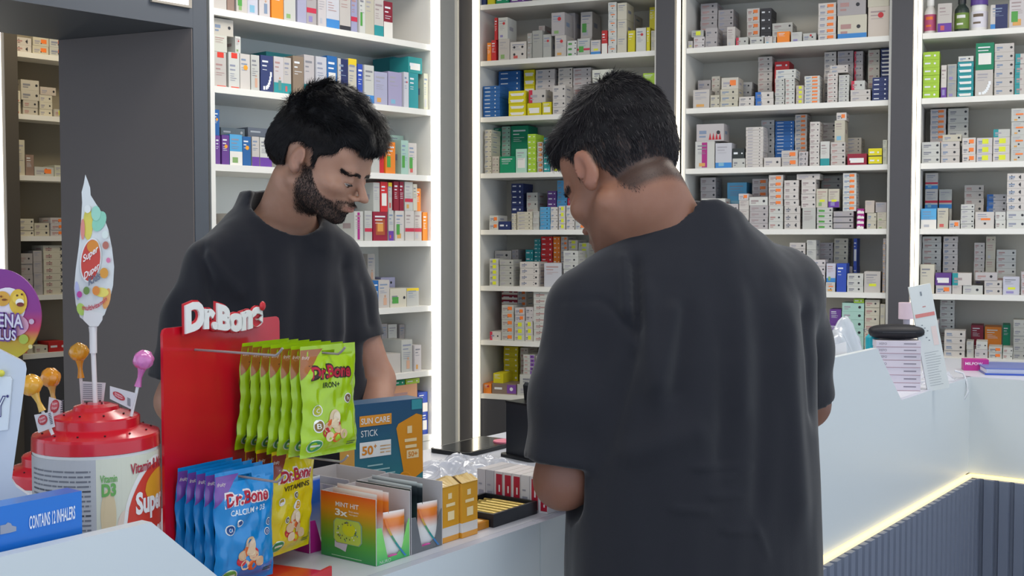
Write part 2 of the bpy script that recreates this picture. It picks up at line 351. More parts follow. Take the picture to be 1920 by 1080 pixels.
def row(fr, z, bay, shelfword, data, span, depth=.32, scalepx=1, fdep=.115):
    """data: 'x0 x1 top bottom n style mode' in photograph pixels, ';' between stacks"""
    ent = []
    for t in data.replace('\n', ' ').split(';'):
        t = t.split()
        if not t: continue
        x0, x1, tp, bt, n, st = float(t[0]), float(t[1]), float(t[2]), t[3], int(t[4]), t[5]; md = t[6] if len(t) > 6 else 'f'
        b = .165 if 'b' in md else .014+rngB.uniform(0, .012)
        py = (tp+(tp+40 if bt == '-' else float(bt)))/2
        s0 = fr.hit(x0, py, b)[0]; s1 = fr.hit(x1, py, b)[0]; ztop = fr.hit((x0+x1)/2, tp, b)[1]
        ztop = min(ztop, z+.246)
        zb = z if (bt == '-' or 'u' not in md) else fr.hit((x0+x1)/2, float(bt), b)[1]
        zv = fr.hit((x0+x1)/2, float(bt), b)[1] if bt != '-' else zb
        s0 = max(s0, span[0]+.003); s1 = min(s1, span[1]-.003)
        if s1-s0 < .008: continue
        ent.append(dict(s0=s0, s1=s1, zt=ztop, zb=zb, zv=zv, n=n, st=st, md=md, b=b, x=x0))
    ent.sort(key=lambda e: (e['s0'], e['zb']))
    for e in ent:                                             # standing on a lower stack: take its top and its place
        if 'u' in e['md']:
            best = None
            for q in ent:
                if q is e or 'u' in q['md'] and q['zb'] >= e['zb']-.01: continue
                ov = min(e['s1'], q['s1'])-max(e['s0'], q['s0'])
                if ov > .006:
                    sc = abs(q['zt']-e['zb'])-ov*.15
                    if best is None or sc < best[0]: best = (sc, q)
            if best and abs(best[1]['zt']-e['zb']) < .05: e['zb'] = best[1]['zt']; e['b'] = best[1]['b']; e['md'] = e['md'].replace('u', 'u'+('b' if best[1]['b'] > .1 and 'b' not in e['md'] else ''))
            else: e['zb'] = z; e['n'] = max(1, round(e['n']*(e['zt']-z)/max(.01, e['zt']-e['zv'])))
    for i, e in enumerate(ent):                               # neighbours do not run into each other
        for q in ent:
            if q is e or ('b' in q['md']) != ('b' in e['md']): continue
            if q['zb'] >= e['zt']-.002 or e['zb'] >= q['zt']-.002: continue
            if e['s0'] <= q['s0'] < e['s1'] and q is not e:
                if e['s0'] == q['s0'] and id(e) < id(q): continue
                mid = (q['s0']+min(e['s1'], q['s1']))/2
                e['s1'] = min(e['s1'], mid-.0015); q['s0'] = max(q['s0'], mid+.0015)
    k = 0
    for e in ent:
        w = e['s1']-e['s0']; H = e['zt']-e['zb']
        if w < .006 or H < .006: continue
        k += 1; zc = e['zb']; behind = 'b' in e['md']
        d = min(.13 if behind else fdep, depth-e['b']-.01)
        if e['b'] < .1 and not behind: d = min(d, .165-e['b']-.004)
        parts = []
        if behind and e['zv'] > e['zb']+.03 and 'u' not in e['md']:
            hb = (e['zt']-e['zv'])/e['n']; nl = max(1, min(3, int((e['zv']-e['zb'])/max(hb, .03)))) ; hl = (e['zv']-e['zb'])/nl
            parts += [(zc+i*hl, hl) for i in range(nl)]; zc = e['zv']
        hb = (e['zt']-zc)/e['n']; parts += [(zc+i*hb, hb) for i in range(e['n'])]
        desc = BODY[e['st'][0]][1]; ft = [FEAT[c] for c in e['st'][1:] if c in FEAT][:1]
        CNT[0] += 1; mesh = {}
        for i, (zz, hh) in enumerate(parts):
            big = len(parts) == 1 and hh > .075
            kind = 'medicine_carton' if big else 'medicine_box'; noun = 'carton' if big else 'box'
            pos = '' if len(parts) == 1 else ('bottom of' if i == 0 else ('top of' if i == len(parts)-1 else ordn(i+1)+' up in'))
            lab = ' '.join([desc, noun]+ft)+', '+(pos+' '+ordn(k)+' stack from left' if pos else ordn(k)+' spot from left')+', '+shelfword+' '+bay
            mk = round(hh, 4)
            if mk not in mesh: mesh[mk] = box_mesh(w-.002, d, hh-.0006, e['st'], CNT[0])
            off = rngB.uniform(-.0008, .0008); yw = 0 if len(parts) == 1 else rngB.uniform(-.010, .010)
            p = fr.pt((e['s0']+e['s1'])/2+off, e['b']+.001+rngB.uniform(0, .004 if len(parts) > 1 else .001), zz+.0002)
            BOXES.append(dict(mb=mesh[mk], loc=p, rot=fr.a+yw, kind=kind, label=lab, cat=noun, group='%s on %s %s' % ('cartons' if big else 'medicine boxes', shelfword, bay), size=w*hh/p.y**2*(.35 if behind else 1)))
def sp(fr, a, b): return (fr.hit(a, 400)[0], fr.hit(b, 400)[0])
spA = (.018, xa1+.002); spM = (FRONTB(894)+.018, FRONTB(1233)-.018); spR = (FRONTB(1277)+.018, FRONTB(1671)-.018); spT = (FRONTB(1716)+.018, FRONTB(2140)-.018); spS = (.016, .60)
A, B = FA, FB; L = 'left unit'
row(A, LVA[1], L, '1st shelf', '''370 396 -50 - 1 w;397 425 -45 - 1 wI; 425 441 -44 - 1 B; 441 464 -42 - 1 wE; 464 485 -40 - 1 u; 485 508 -40 - 1 wf; 508 532 -38 - 1 o; 532 556 -36 - 1 wJ; 556 575 -34 - 1 l;
 575 595 -30 - 1 gR; 595 612 -28 - 1 w; 612 637 -26 - 1 uV; 637 658 -24 - 1 wK; 658 672 -10 - 1 lR; 672 685 -10 - 1 wE; 685 702 -8 - 1 c; 702 720 -2 - 1 wT; 720 737 3 - 1 dX; 560 650 -60 30 1 g b''', spA)
row(A, LVA[2], L, '2nd shelf', '''402 425 97 - 1 wQ; 425 450 98 - 1 wQ; 400 430 66 97 1 w u; 430 453 67 98 1 wJ u; 400 453 35 66 1 c u; 450 470 101 - 1 wO; 470 488 103 - 1 wf; 488 513 104 - 1 nS; 513 532 106 - 1 wTf; 532 548 108 - 1 wT; 548 570 105 - 1 B; 570 591 103 - 1 wT;
 591 613 106 - 1 u; 613 633 105 - 1 bW; 633 653 110 - 1 wN; 653 670 110 - 1 cI; 670 682 120 - 1 v; 682 702 122 - 1 wV; 702 727 135 - 1 l; 728 756 135 - 1 l; 756 767 135 - 1 uJ; 767 785 137 - 1 t; 785 803 137 - 1 c; 767 803 108 137 1 tW u; 738 766 108 136 1 t b; 500 560 100 130 1 t b''', spA)
row(A, LVA[3], L, '3rd shelf', '''404 415 254 - 1 p; 415 431 253 - 1 pO; 431 455 252 - 1 sX; 455 472 256 - 1 bO; 472 487 256 - 1 wP; 487 510 258 - 1 wPJ; 402 413 205 254 1 bO u; 415 460 240 256 1 q b; 465 512 240 256 1 q b; 540 570 260 - 1 w; 580 630 262 - 1 c; 650 690 262 - 1 w;
 696 712 258 - 1 w;712 722 262 - 1 rO; 722 742 266 - 1 oE; 752 766 263 - 1 eE; 766 782 268 - 1 wE; 732 768 254 290 1 e b''', spA)
row(A, LVA[4], L, '4th shelf', '''404 425 420 - 1 wR;430 460 400 - 1 w;665 683 396 - 1 wM; 683 700 395 - 1 wR; 700 727 397 - 1 dH; 727 740 394 - 1 wP; 740 759 395 - 1 wE; 759 777 395 - 1 wR; 777 792 396 - 1 wR; 792 805 398 - 1 o; 698 712 342 395 1 w u; 712 728 341 395 1 rW u; 728 736 342 394 1 wI u; 736 746 340 394 1 d u; 747 757 340 394 1 d u; 757 774 341 394 1 wR u; 774 782 345 395 1 c u; 782 792 353 395 1 oJ u; 668 697 345 400 1 q b''', spA)
row(A, LVA[5], L, '5th shelf', '''640 660 470 - 1 wE; 682 697 524 - 1 cE; 697 710 526 - 1 bW; 710 731 525 - 1 wf; 732 763 541 - 1 cE; 763 786 540 - 1 wI; 690 704 476 530 1 wf b; 715 742 520 540 1 l b''', spA)
row(A, LVA[6], L, '6th shelf', '''710 752 664 - 1 wT; 753 775 637 - 1 wf; 776 790 647 - 1 w; 716 727 607 650 1 g b; 729 746 608 650 1 w b; 750 764 608 650 1 g b; 765 780 606 650 1 w b''', spA)
row(A, LVA[7], L, '7th shelf', '''728 783 722 - 1 hO; 790 803 772 - 1 vW; 740 762 707 722 1 G u; 764 790 706 722 1 L u;  784 803 735 772 1 vX u''', spA)
m = 'middle bay'
row(B, LVB[0], m, 'top shelf', '''903 912 -20 - 1 n; 912 928 -20 - 1 y; 930 955 -8 - 1 G; 955 985 -5 - 1 p; 1000 1040 -30 - 3 w''', spM)
row(B, LVB[1], m, '2nd shelf', '''913 921 80 - 1 o; 921 931 75 - 1 r; 931 955 73 - 1 w; 927 935 33 75 1 r u; 935 953 33 73 1 wJ u; 956 987 78 - 1 wD; 988 997 62 - 5 g; 998 1017 57 - 1 g; 1018 1039 64 - 1 gJ; 1040 1062 66 - 1 wJ; 1010 1022 48 66 1 w b; 1030 1060 24 66 1 gJ u; 1062 1081 76 - 3 wE; 1063 1078 24 70 1 g b;
 1082 1106 72 - 1 wRE; 1088 1110 22 70 1 wE b; 1107 1126 75 - 1 wYV; 1128 1139 57 - 1 rX; 1140 1156 4 - 6 wo; 1157 1175 5 - 3 c; 1177 1191 57 - 1 y; 1176 1190 27 44 1 wo b; 1192 1211 52 - 1 wJ; 1212 1219 51 - 1 y; 1220 1231 57 - 2 c; 1217 1228 13 51 1 y b''', spM)
row(B, LVB[2], m, '3rd shelf', '''905 937 161 - 8 b; 934 975 128 190 6 b b; 953 985 170 - 4 yW; 982 1002 125 190 4 yW b; 988 1015 193 - 1 yW; 990 1022 168 193 1 wR u; 1016 1034 191 - 1 yW; 1004 1040 130 175 5 w b; 1046 1073 127 160 4 w b; 1074 1108 127 160 4 w b; 1036 1060 160 - 4 w; 1205 1231 160 - 2 c; 1206 1230 137 160 1 L u; 1110 1150 130 - 5 w''', spM)
row(B, LVB[3], m, '4th shelf', '''908 921 243 - 9 c; 922 936 293 - 3 c; 937 966 293 - 1 G; 923 939 240 292 4 G b; 940 956 237 292 7 e b; 957 990 232 292 1 G b; 967 988 279 - 1 eW; 989 1005 251 - 7 L; 1006 1018 266 - 6 wH; 1019 1031 258 - 6 t; 1032 1050 285 - 5 wY; 1035 1062 240 285 3 g b''', spM)
row(B, LVB[4], m, '5th shelf', '''917 934 404 - 2 wo; 935 957 415 - 1 n; 958 968 400 - 4 c; 969 998 397 - 5 c; 999 1011 396 - 3 w; 1012 1031 388 - 6 s; 1032 1046 388 - 4 w; 1047 1060 386 - 4 wY; 1061 1077 385 - 4 w; 1078 1098 384 - 4 wo; 1099 1125 392 - 4 w; 958 981 344 385 4 n b; 987 1008 361 390 2 w b; 1026 1043 358 388 3 p b;1044 1063 334 383 5 s b; 1064 1086 335 383 4 wR b''', spM)
row(B, LVB[5], m, '6th shelf', '''917 934 485 - 5 wY; 936 962 487 - 5 g; 927 970 470 487 1 w b; 974 1010 491 - 4 wD; 948 972 468 500 4 g b; 985 1000 468 492 2 t b; 1001 1013 448 492 6 t b; 1014 1036 443 492 5 r b; 1020 1053 493 - 1 u; 1037 1050 440 495 6 o b; 1051 1064 440 495 6 wo b; 1065 1083 450 495 5 wY b; 1084 1104 455 495 4 wY b; 1056 1084 470 - 6 w''', spM)
row(B, LVB[6], m, '7th shelf', '''918 939 622 - 1 wR; 940 963 572 - 5 wo; 964 983 603 - 3 wY; 984 999 602 - 3 wY; 966 984 577 603 2 wo u; 940 970 543 571 3 dX b; 970 987 543 575 3 wo b; 985 1000 576 602 2 w u; 1000 1045 546 - 8 wD''', spM)
row(B, LVB[7], m, 'lowest shelf', '''906 921 719 - 1 oJ; 922 968 719 - 1 BP; 969 1035 722 - 1 w; 975 1035 703 721 1 w u; 924 943 700 719 1 y u; 930 939 700 706 1 y b; 944 971 650 700 5 y b; 975 990 652 700 5 w b; 981 1002 665 702 5 wP u; 1003 1020 665 702 3 w b; 1004 1033 668 703 2 w u''', spM)
r_ = 'right bay'
row(B, LVB[1], r_, '2nd shelf', '''1281 1299 77 - 1 wY; 1300 1321 69 - 2 w; 1297 1320 57 69 1 gY u; 1322 1345 52 - 2 g; 1313 1345 6 60 5 g b; 1346 1375 18 60 4 g b; 1363 1385 50 - 1 w; 1373 1403 70 - 1 wR; 1400 1432 15 68 4 wo b; 1406 1432 69 - 1 w; 1433 1448 68 - 1 w; 1418 1460 15 45 2 k b; 1434 1486 43 68 2 w b; 1449 1456 68 - 1 w; 1456 1481 59 - 1 o; 1483 1504 60 - 1 w; 1505 1530 62 - 1 wJ; 1534 1568 5 - 6 wo; 1570 1625 28 - 1 cV; 1570 1624 -10 28 1 g u; 1571 1582 4 28 1 k b; 1627 1670 12 - 1 cJ; 1627 1670 -25 12 1 c u''', spR)
row(B, LVB[2], r_, '3rd shelf', '''1299 1330 168 - 1 w; 1308 1335 150 168 1 g b; 1331 1349 178 - 2 c; 1332 1350 143 178 3 c b; 1350 1384 167 - 3 c; 1352 1384 145 167 1 co u; 1385 1414 181 - 2 w; 1385 1410 154 180 2 g b; 1416 1450 172 - 2 wV; 1421 1448 106 172 7 w b; 1453 1471 147 - 6 w; 1472 1490 147 - 6 w; 1454 1492 130 147 2 w u; 1452 1480 115 130 1 r b; 1492 1507 160 - 4 cY; 1508 1537 142 - 8 wo; 1545 1568 97 150 5 w b; 1551 1571 137 - 7 w; 1572 1592 140 - 7 w; 1570 1600 95 140 4 g b; 1556 1590 122 138 2 w u; 1601 1618 96 160 5 gR b; 1594 1632 168 - 2 w; 1596 1622 151 168 1 wR u; 1627 1650 93 150 4 c b; 1650 1670 78 150 8 nW b; 1635 1666 145 - 5 n''', spR)
row(B, LVB[3], r_, '4th shelf', '''1303 1340 265 - 1 wM; 1305 1357 232 265 1 wA u; 1341 1372 268 - 1 uV; 1373 1397 297 - 1 w; 1373 1396 278 297 1 k u; 1398 1431 238 - 13 w; 1427 1452 225 290 6 g b; 1453 1489 227 290 10 b b; 1490 1513 213 290 9 wo b; 1432 1464 295 - 1 w; 1465 1496 282 - 2 wo; 1497 1515 284 - 3 wD; 1518 1537 228 - 8 w; 1538 1556 265 - 1 wT; 1540 1567 230 262 3 w b; 1557 1585 266 - 4 w; 1565 1585 226 265 1 c u; 1568 1587 211 226 1 wo u; 1588 1625 288 - 1 dW; 1587 1615 258 286 4 c b; 1628 1654 278 - 2 yK; 1655 1670 262 - 3 c''', spR)
row(B, LVB[4], r_, '5th shelf', '''1290 1312 392 - 3 w; 1313 1342 330 385 4 w b; 1315 1360 372 - 4 w; 1363 1400 342 385 1 s b; 1362 1384 382 - 3 w; 1385 1404 375 - 3 w; 1385 1404 363 375 1 wo u; 1405 1440 385 - 4 g; 1410 1440 335 370 3 wo b; 1404 1440 369 385 1 w u; 1441 1468 386 - 3 w; 1440 1468 328 386 5 wo u; 1470 1503 386 - 3 wD; 1470 1498 338 386 4 w u; 1504 1529 390 - 1 w; 1500 1530 337 390 4 w u; 1493 1537 325 337 1 w u; 1531 1561 389 - 4 wE; 1530 1552 354 389 1 cY u; 1553 1574 354 389 1 cYP u; 1540 1580 330 354 2 g b; 1562 1600 396 - 3 gK; 1580 1611 322 396 7 wo u; 1601 1624 391 - 4 mX; 1625 1643 399 - 2 c; 1644 1670 398 - 2 c; 1618 1640 376 399 1 c u; 1641 1668 379 398 1 g u''', spR)
row(B, LVB[5], r_, '6th shelf', '''1480 1520 455 - 8 w; 1521 1547 487 - 5 w; 1502 1530 450 482 2 w u; 1535 1562 455 490 4 g b; 1563 1591 447 500 5 c b; 1592 1607 447 500 1 vW b; 1548 1566 529 - 1 wo; 1549 1567 494 529 1 uV u; 1568 1587 494 - 1 v; 1588 1619 513 - 3 w; 1620 1651 509 - 1 wY; 1655 1669 447 - 9 gD; 1590 1652 500 512 1 w b''', spR)
row(B, LVB[6], r_, '7th shelf', '''1555 1577 580 - 3 P1 ;1578 1620 568 - 6 e; 1621 1649 562 - 7 c; 1650 1668 570 - 5 c; 1600 1620 560 568 1 L u'''.replace('P1', 'p'), spR)
t_ = 'far bay'
row(B, LVB[1], t_, 'top shelf', '''1758 1785 6 - 1 wP; 1857 1890 8 - 1 wVN; 1892 1925 -5 - 1 wE; 1928 1960 -10 - 1 w''', spT)
row(B, LVB[2], t_, '2nd shelf', '''1764 1775 122 - 1 wP; 1776 1794 120 - 2 g; 1795 1826 115 - 6 tW; 1797 1826 105 115 1 w u; 1828 1862 131 - 1 wS; 1829 1864 80 131 1 GW u; 1865 1902 81 - 6 w; 1903 1935 100 - 4 wT; 1940 1980 110 - 4 w; 1727 1762 97 128 2 Lw u''', spT)
row(B, LVB[3], t_, '3rd shelf', '''1728 1763 266 - 3 w; 1764 1800 265 - 3 w; 1767 1806 252 265 1 c u; 1801 1830 258 - 3 wo; 1831 1861 258 - 3 wY; 1862 1894 257 - 3 wY; 1862 1894 242 257 1 wT u; 1896 1925 203 - 4 wo; 1744 1774 195 262 6 wo b; 1777 1816 200 258 4 w b; 1930 1970 240 - 4 w''', spT)
row(B, LVB[4], t_, '4th shelf', '''1723 1756 391 - 1 sX; 1757 1778 390 - 1 c; 1779 1800 413 - 1 wo; 1735 1785 317 354 1 wVR b; 1735 1785 355 391 1 wVR b; 1801 1827 383 - 5 w; 1808 1845 347 384 3 w b; 1828 1864 397 - 1 wo; 1850 1888 364 398 3 uV b; 1866 1886 397 - 2 w; 1887 1925 395 - 2 w; 1888 1922 325 395 5 wD u; 1930 1970 360 - 4 w''', spT)
row(B, LVB[5], t_, '5th shelf', '''1723 1752 496 - 1 c; 1725 1765 438 500 5 w b; 1768 1796 440 510 6 w b; 1754 1784 535 - 1 wo; 1753 1784 512 535 1 pW u; 1785 1804 535 - 1 w; 1785 1822 512 535 1 wT u; 1805 1843 535 - 1 w; 1845 1879 526 - 2 w; 1826 1862 455 515 5 w b; 1863 1905 468 515 4 w b; 1828 1870 511 526 1 w u; 1880 1912 519 - 1 uY; 1914 1940 510 - 3 w; 1833 1872 441 455 1 c b''', spT)
row(B, LVB[6], t_, '6th shelf', '''1722 1760 600 - 4 w;1770 1810 620 - 4 w; 1762 1790 560 618 5 w b; 1812 1826 640 - 2 w; 1827 1852 655 - 1 w; 1853 1879 650 - 2 wo; 1880 1899 652 - 2 w; 1900 1925 600 - 5 g; 1846 1878 613 650 1 o b; 1880 1895 609 650 1 G b; 1820 1844 610 645 1 d b; 1830 1852 640 655 1 w u''', spT)
s_ = 'storeroom'
row(FS, LVS[0], s_, '1st shelf', '''27 60 70 - 2 wD; 61 92 70 - 2 co; 93 125 72 - 2 wo''', spS, .28)
row(FS, LVS[1], s_, '2nd shelf', '''27 43 170 - 2 c; 44 72 188 - 2 c; 36 80 150 188 2 c u; 73 100 178 - 3 c; 73 107 163 178 1 c u; 101 125 205 - 1 cY; 75 125 135 175 2 gK b''', spS, .28)
row(FS, LVS[2], s_, '3rd shelf', '''30 47 262 - 1 c; 48 64 290 - 1 B; 65 102 313 - 1 wJo; 103 125 310 - 2 c; 30 60 238 280 2 g b; 61 100 240 313 6 co b; 101 125 240 313 6 w b''', spS, .28)
row(FS, LVS[3], s_, '4th shelf', '''34 64 410 - 3 c; 65 94 418 - 2 c; 95 125 408 - 3 wo; 33 70 345 382 4 v b; 71 75 345 382 4 g b; 50 96 383 410 3 v b; 97 125 362 408 4 wo b''', spS, .28)
row(FS, LVS[4], s_, '5th shelf', '''36 62 475 - 4 g; 63 80 470 - 4 g; 40 80 463 475 1 c b; 82 125 460 - 7 cD''', spS, .28)
row(FS, LVS[5], s_, '6th shelf', '''40 62 640 - 1 c;66 90 648 - 1 c; 92 125 640 - 1 r''', spS, .28)
# the largest 300 of a kind stay individual
def link_boxes():
    for kind in ('medicine_box', 'medicine_carton'):
        L_ = sorted([b for b in BOXES if b['kind'] == kind], key=lambda b: -b['size'])
        meshes = {}
        for b in L_[:300]:
            k = id(b['mb'])
            if k not in meshes:
                o = b['mb'].build(kind); meshes[k] = o
            else: o = meshes[k].copy(); COL.objects.link(o)
            o.location = b['loc']; o.rotation_euler = (0, 0, b['rot']); tag(o, b['label'], b['cat'], b['group'])
        if L_[300:]:
            big = MB()
            for b in L_[300:]:
                c, s = math.cos(b['rot']), math.sin(b['rot']); p = b['loc']; q = b['mb']
                base = len(big.v); big.v += [(p.x+c*x-s*y, p.y+s*x+c*y, p.z+z) for x, y, z in q.v]; mi = [big.mi(mm) for mm in q.mats]
                big.f += [tuple(base+i for i in f) for f in q.f]; big.m += [mi[i] for i in q.m]; big.sm += q.sm
            o = big.build('medicine_boxes'); tag(o, 'remaining small medicine boxes packed behind and between the others on the back shelves', 'boxes', kind='stuff')
link_boxes()
# bottles on the top shelf of the far bay and green bottles under it
def bottle(px0, px1, top, z, cols, label, neck=.5, cap=.2, b=.05):
    s0 = FB.hit(px0, top, b)[0]; s1 = FB.hit(px1, top, b)[0]; h = FB.hit((px0+px1)/2, top, b)[1]-z; r = (s1-s0)/2
    t = thing('medicine_bottle', label, 'bottle', FB.pt((s0+s1)/2, b+.02, z+.0003), FB.a, 'bottles in the far right bay')
    mb = MB(); body = mat(cols[0], .3); lab = mat(cols[1], .5); n = 28
    mb.lathe([(0, 0), (r*.94, 0), (r, .004), (r, h*.1), (r, h*(.8-cap)), (r*.92, h*(.86-cap)), (r*neck, h*(.97-cap)), (r*neck, h*(1.02-cap))], body, n); mb.build('body', t)
    mb = MB(); mb.lathe([(r*1.012, h*.1), (r*1.012, h*.52)], lab, n)
    f = lambda a, q: (r*1.02*math.sin(a/r), -r*1.02*math.cos(a/r), q)
    grid_decal(mb, f, -r*.7, r*.5, h*.38, h*.46, mat(cols[3], .5), 6); grid_decal(mb, f, -r*.7, r*.2, h*.2, h*.25, mat(cols[3], .5), 6)
    mb.build('label', t)
    mb = MB(); mb.lathe([(r*neck*1.12, h*(1-cap)), (r*neck*1.12, h*.985), (r*neck*1.02, h), (0, h)], mat(cols[2], .35), n); mb.build('cap', t)
zT = LVB[1]
bottle(1733, 1756, -8, zT, ('#e6e2dc', '#c0577f', '#f0eee8', STK), 'white vitamin bottle with pink label, first bottle on the top shelf of the far bay', .55, .25)
bottle(1790, 1818, -10, zT, ('#2f3a35', '#6f8a3c', '#2a2c2e', '#e0e0da'), 'dark bottle with green label between two white cartons, top shelf, far bay', .5, .22)
bottle(1820, 1853, -12, zT, ('#e8e6e4', '#dedbe4', '#5c4090', '#6a5a4a'), 'white tub with purple lid on the top shelf of the far bay', .9, .3)
bottle(1730, 1744, 131, LVB[2], ('#2f7a48', '#3f9a58', '#1f4a36', '#dfe8df'), 'small green bottle at the left end of the second shelf, far bay', .5, .3)
bottle(1745, 1761, 131, LVB[2], ('#2f7a48', '#e2e8e0', '#1f4a36', '#3a7a48'), 'green bottle with white label beside another, second shelf, far bay', .5, .3)
# ------------------------------------------------------------------ people: one skinned surface from a signed field
def smin(a, b, k):
    h = np.clip(.5+.5*(a-b)/k, 0, 1); return a*(1-h)+b*h-k*h*(1-h)
def net(Fd, xs, ys, zs):
    Sg = Fd < 0; nx, ny, nz = Fd.shape; ax = (xs, ys, zs); acc = []; quads = []
    def cid(i, j, k): return (i*(ny)+j)*nz+k
    for d in range(3):
        sl0 = [slice(None)]*3; sl1 = [slice(None)]*3; sl0[d] = slice(0, -1); sl1[d] = slice(1, None)
        A_ = Sg[tuple(sl0)]; B_ = Sg[tuple(sl1)]; ids = np.argwhere(A_ != B_)
        o1, o2 = (d+1) % 3, (d+2) % 3; sh = Fd.shape
        ids = ids[(ids[:, o1] > 0) & (ids[:, o2] > 0) & (ids[:, o1] < sh[o1]-1) & (ids[:, o2] < sh[o2]-1)]
        i1 = ids.copy(); i1[:, d] += 1
        f0 = Fd[tuple(ids.T)]; f1 = Fd[tuple(i1.T)]; t = f0/(f0-f1)
        P = np.stack([ax[a][ids[:, a]] for a in range(3)], 1).astype(float)
        P[:, d] = ax[d][ids[:, d]]*(1-t)+ax[d][i1[:, d]]*t
        cs = []
        for (u, v) in ((1, 1), (0, 1), (0, 0), (1, 0)):
            c = ids.copy(); c[:, o1] -= u; c[:, o2] -= v; q = cid(c[:, 0], c[:, 1], c[:, 2]); cs.append(q); acc.append((q, P))
        Q = np.stack(cs, 1); ins = f0 < 0; Q[~ins] = Q[~ins][:, ::-1]; quads.append(Q)
    q = np.concatenate([a[0] for a in acc]); P = np.concatenate([a[1] for a in acc])
    uq, inv = np.unique(q, return_inverse=True); c = np.bincount(inv)
    V = np.stack([np.bincount(inv, P[:, a])/c for a in range(3)], 1)
    Qd = np.searchsorted(uq, np.concatenate(quads)); return V, Qd
def normals(V, Q):
    n = np.cross(V[Q[:, 2]]-V[Q[:, 0]], V[Q[:, 3]]-V[Q[:, 1]]); N = np.zeros_like(V)
    for i in range(4): np.add.at(N, Q[:, i], n)
    return N/(np.linalg.norm(N, axis=1)[:, None]+1e-12)
def relax(V, Q, it=1, lam=.5):
    n = len(V)
    for _ in range(it):
        A_ = np.zeros_like(V); C_ = np.zeros(n)
        for a, b in ((0, 1), (1, 2), (2, 3), (3, 0)):
            for p, q in ((a, b), (b, a)): np.add.at(A_, Q[:, p], V[Q[:, q]]); np.add.at(C_, Q[:, p], 1)
        V = V*(1-lam)+lam*A_/np.maximum(C_, 1)[:, None]
    return V
class Field:
    def __init__(s, xs, ys, zs): s.x, s.y, s.z = xs, ys, zs; s.F = np.full((len(xs), len(ys), len(zs)), 5.0)
    def sub(s, lo, hi, m=.05):
        r = []
        for a, l, h in ((s.x, lo[0], hi[0]), (s.y, lo[1], hi[1]), (s.z, lo[2], hi[2])):
            r.append(slice(max(0, np.searchsorted(a, l-m)-1), min(len(a), np.searchsorted(a, h+m)+1)))
        return tuple(r)
    def add(s, fn, lo, hi, k=.02, op='u', m=.06):
        sl = s.sub(lo, hi, m); X = s.x[sl[0]][:, None, None]; Y = s.y[sl[1]][None, :, None]; Z = s.z[sl[2]][None, None, :]
        if 0 in (X.size, Y.size, Z.size): return
        d = fn(X, Y, Z); F = s.F[sl]
        if op == 'u': s.F[sl] = smin(F, d, k)
        elif op == 's': s.F[sl] = -smin(-F, d, k)       # carve
        elif op == 'max': s.F[sl] = np.maximum(F, d)
    def mesh(s): return net(s.F, s.x, s.y, s.z)
def cone(a, b, ra, rb, sc=None):
    a = np.array(a, float); b = np.array(b, float); ab = b-a; L2 = ab@ab
    def f(X, Y, Z):
        px, py, pz = X-a[0], Y-a[1], Z-a[2]; t = np.clip((px*ab[0]+py*ab[1]+pz*ab[2])/L2, 0, 1)
        return np.sqrt((px-ab[0]*t)**2+(py-ab[1]*t)**2+(pz-ab[2]*t)**2)-(ra+(rb-ra)*t)
    R = max(ra, rb); return f, np.minimum(a, b)-R, np.maximum(a, b)+R
def ell(c, r, rot=None):
    c = np.array(c, float); r = np.array(r, float); R = np.eye(3) if rot is None else np.array(rot)
    def f(X, Y, Z):
        x, y, z = X-c[0], Y-c[1], Z-c[2]; q = [R[0, i]*x+R[1, i]*y+R[2, i]*z for i in range(3)]
        k = np.sqrt(sum((q[i]/r[i])**2 for i in range(3))); k2 = np.sqrt(sum((q[i]/r[i]**2)**2 for i in range(3)))+1e-6
        return k*(k-1)/k2
    e = np.full(3, r.max()); return f, c-e, c+e
def chain(F, pts, rs, k=.015):
    for i in range(len(pts)-1): f, lo, hi = cone(pts[i], pts[i+1], rs[i], rs[i+1]); F.add(f, lo, hi, k)
def rotm(yaw, pitch, roll=0):
    """columns: head right, forward, up.  yaw: 0 looks along +Y, positive turns left; pitch down positive"""
    return np.array(Matrix.Rotation(yaw, 3, 'Z') @ Matrix.Rotation(-pitch, 3, 'X') @ Matrix.Rotation(roll, 3, 'Y'))
def axis(*segs):
    out = [];
    for a, b, st in segs: out.append(np.arange(a, b-1e-9, st))
    return np.concatenate(out+[[segs[-1][1]]])
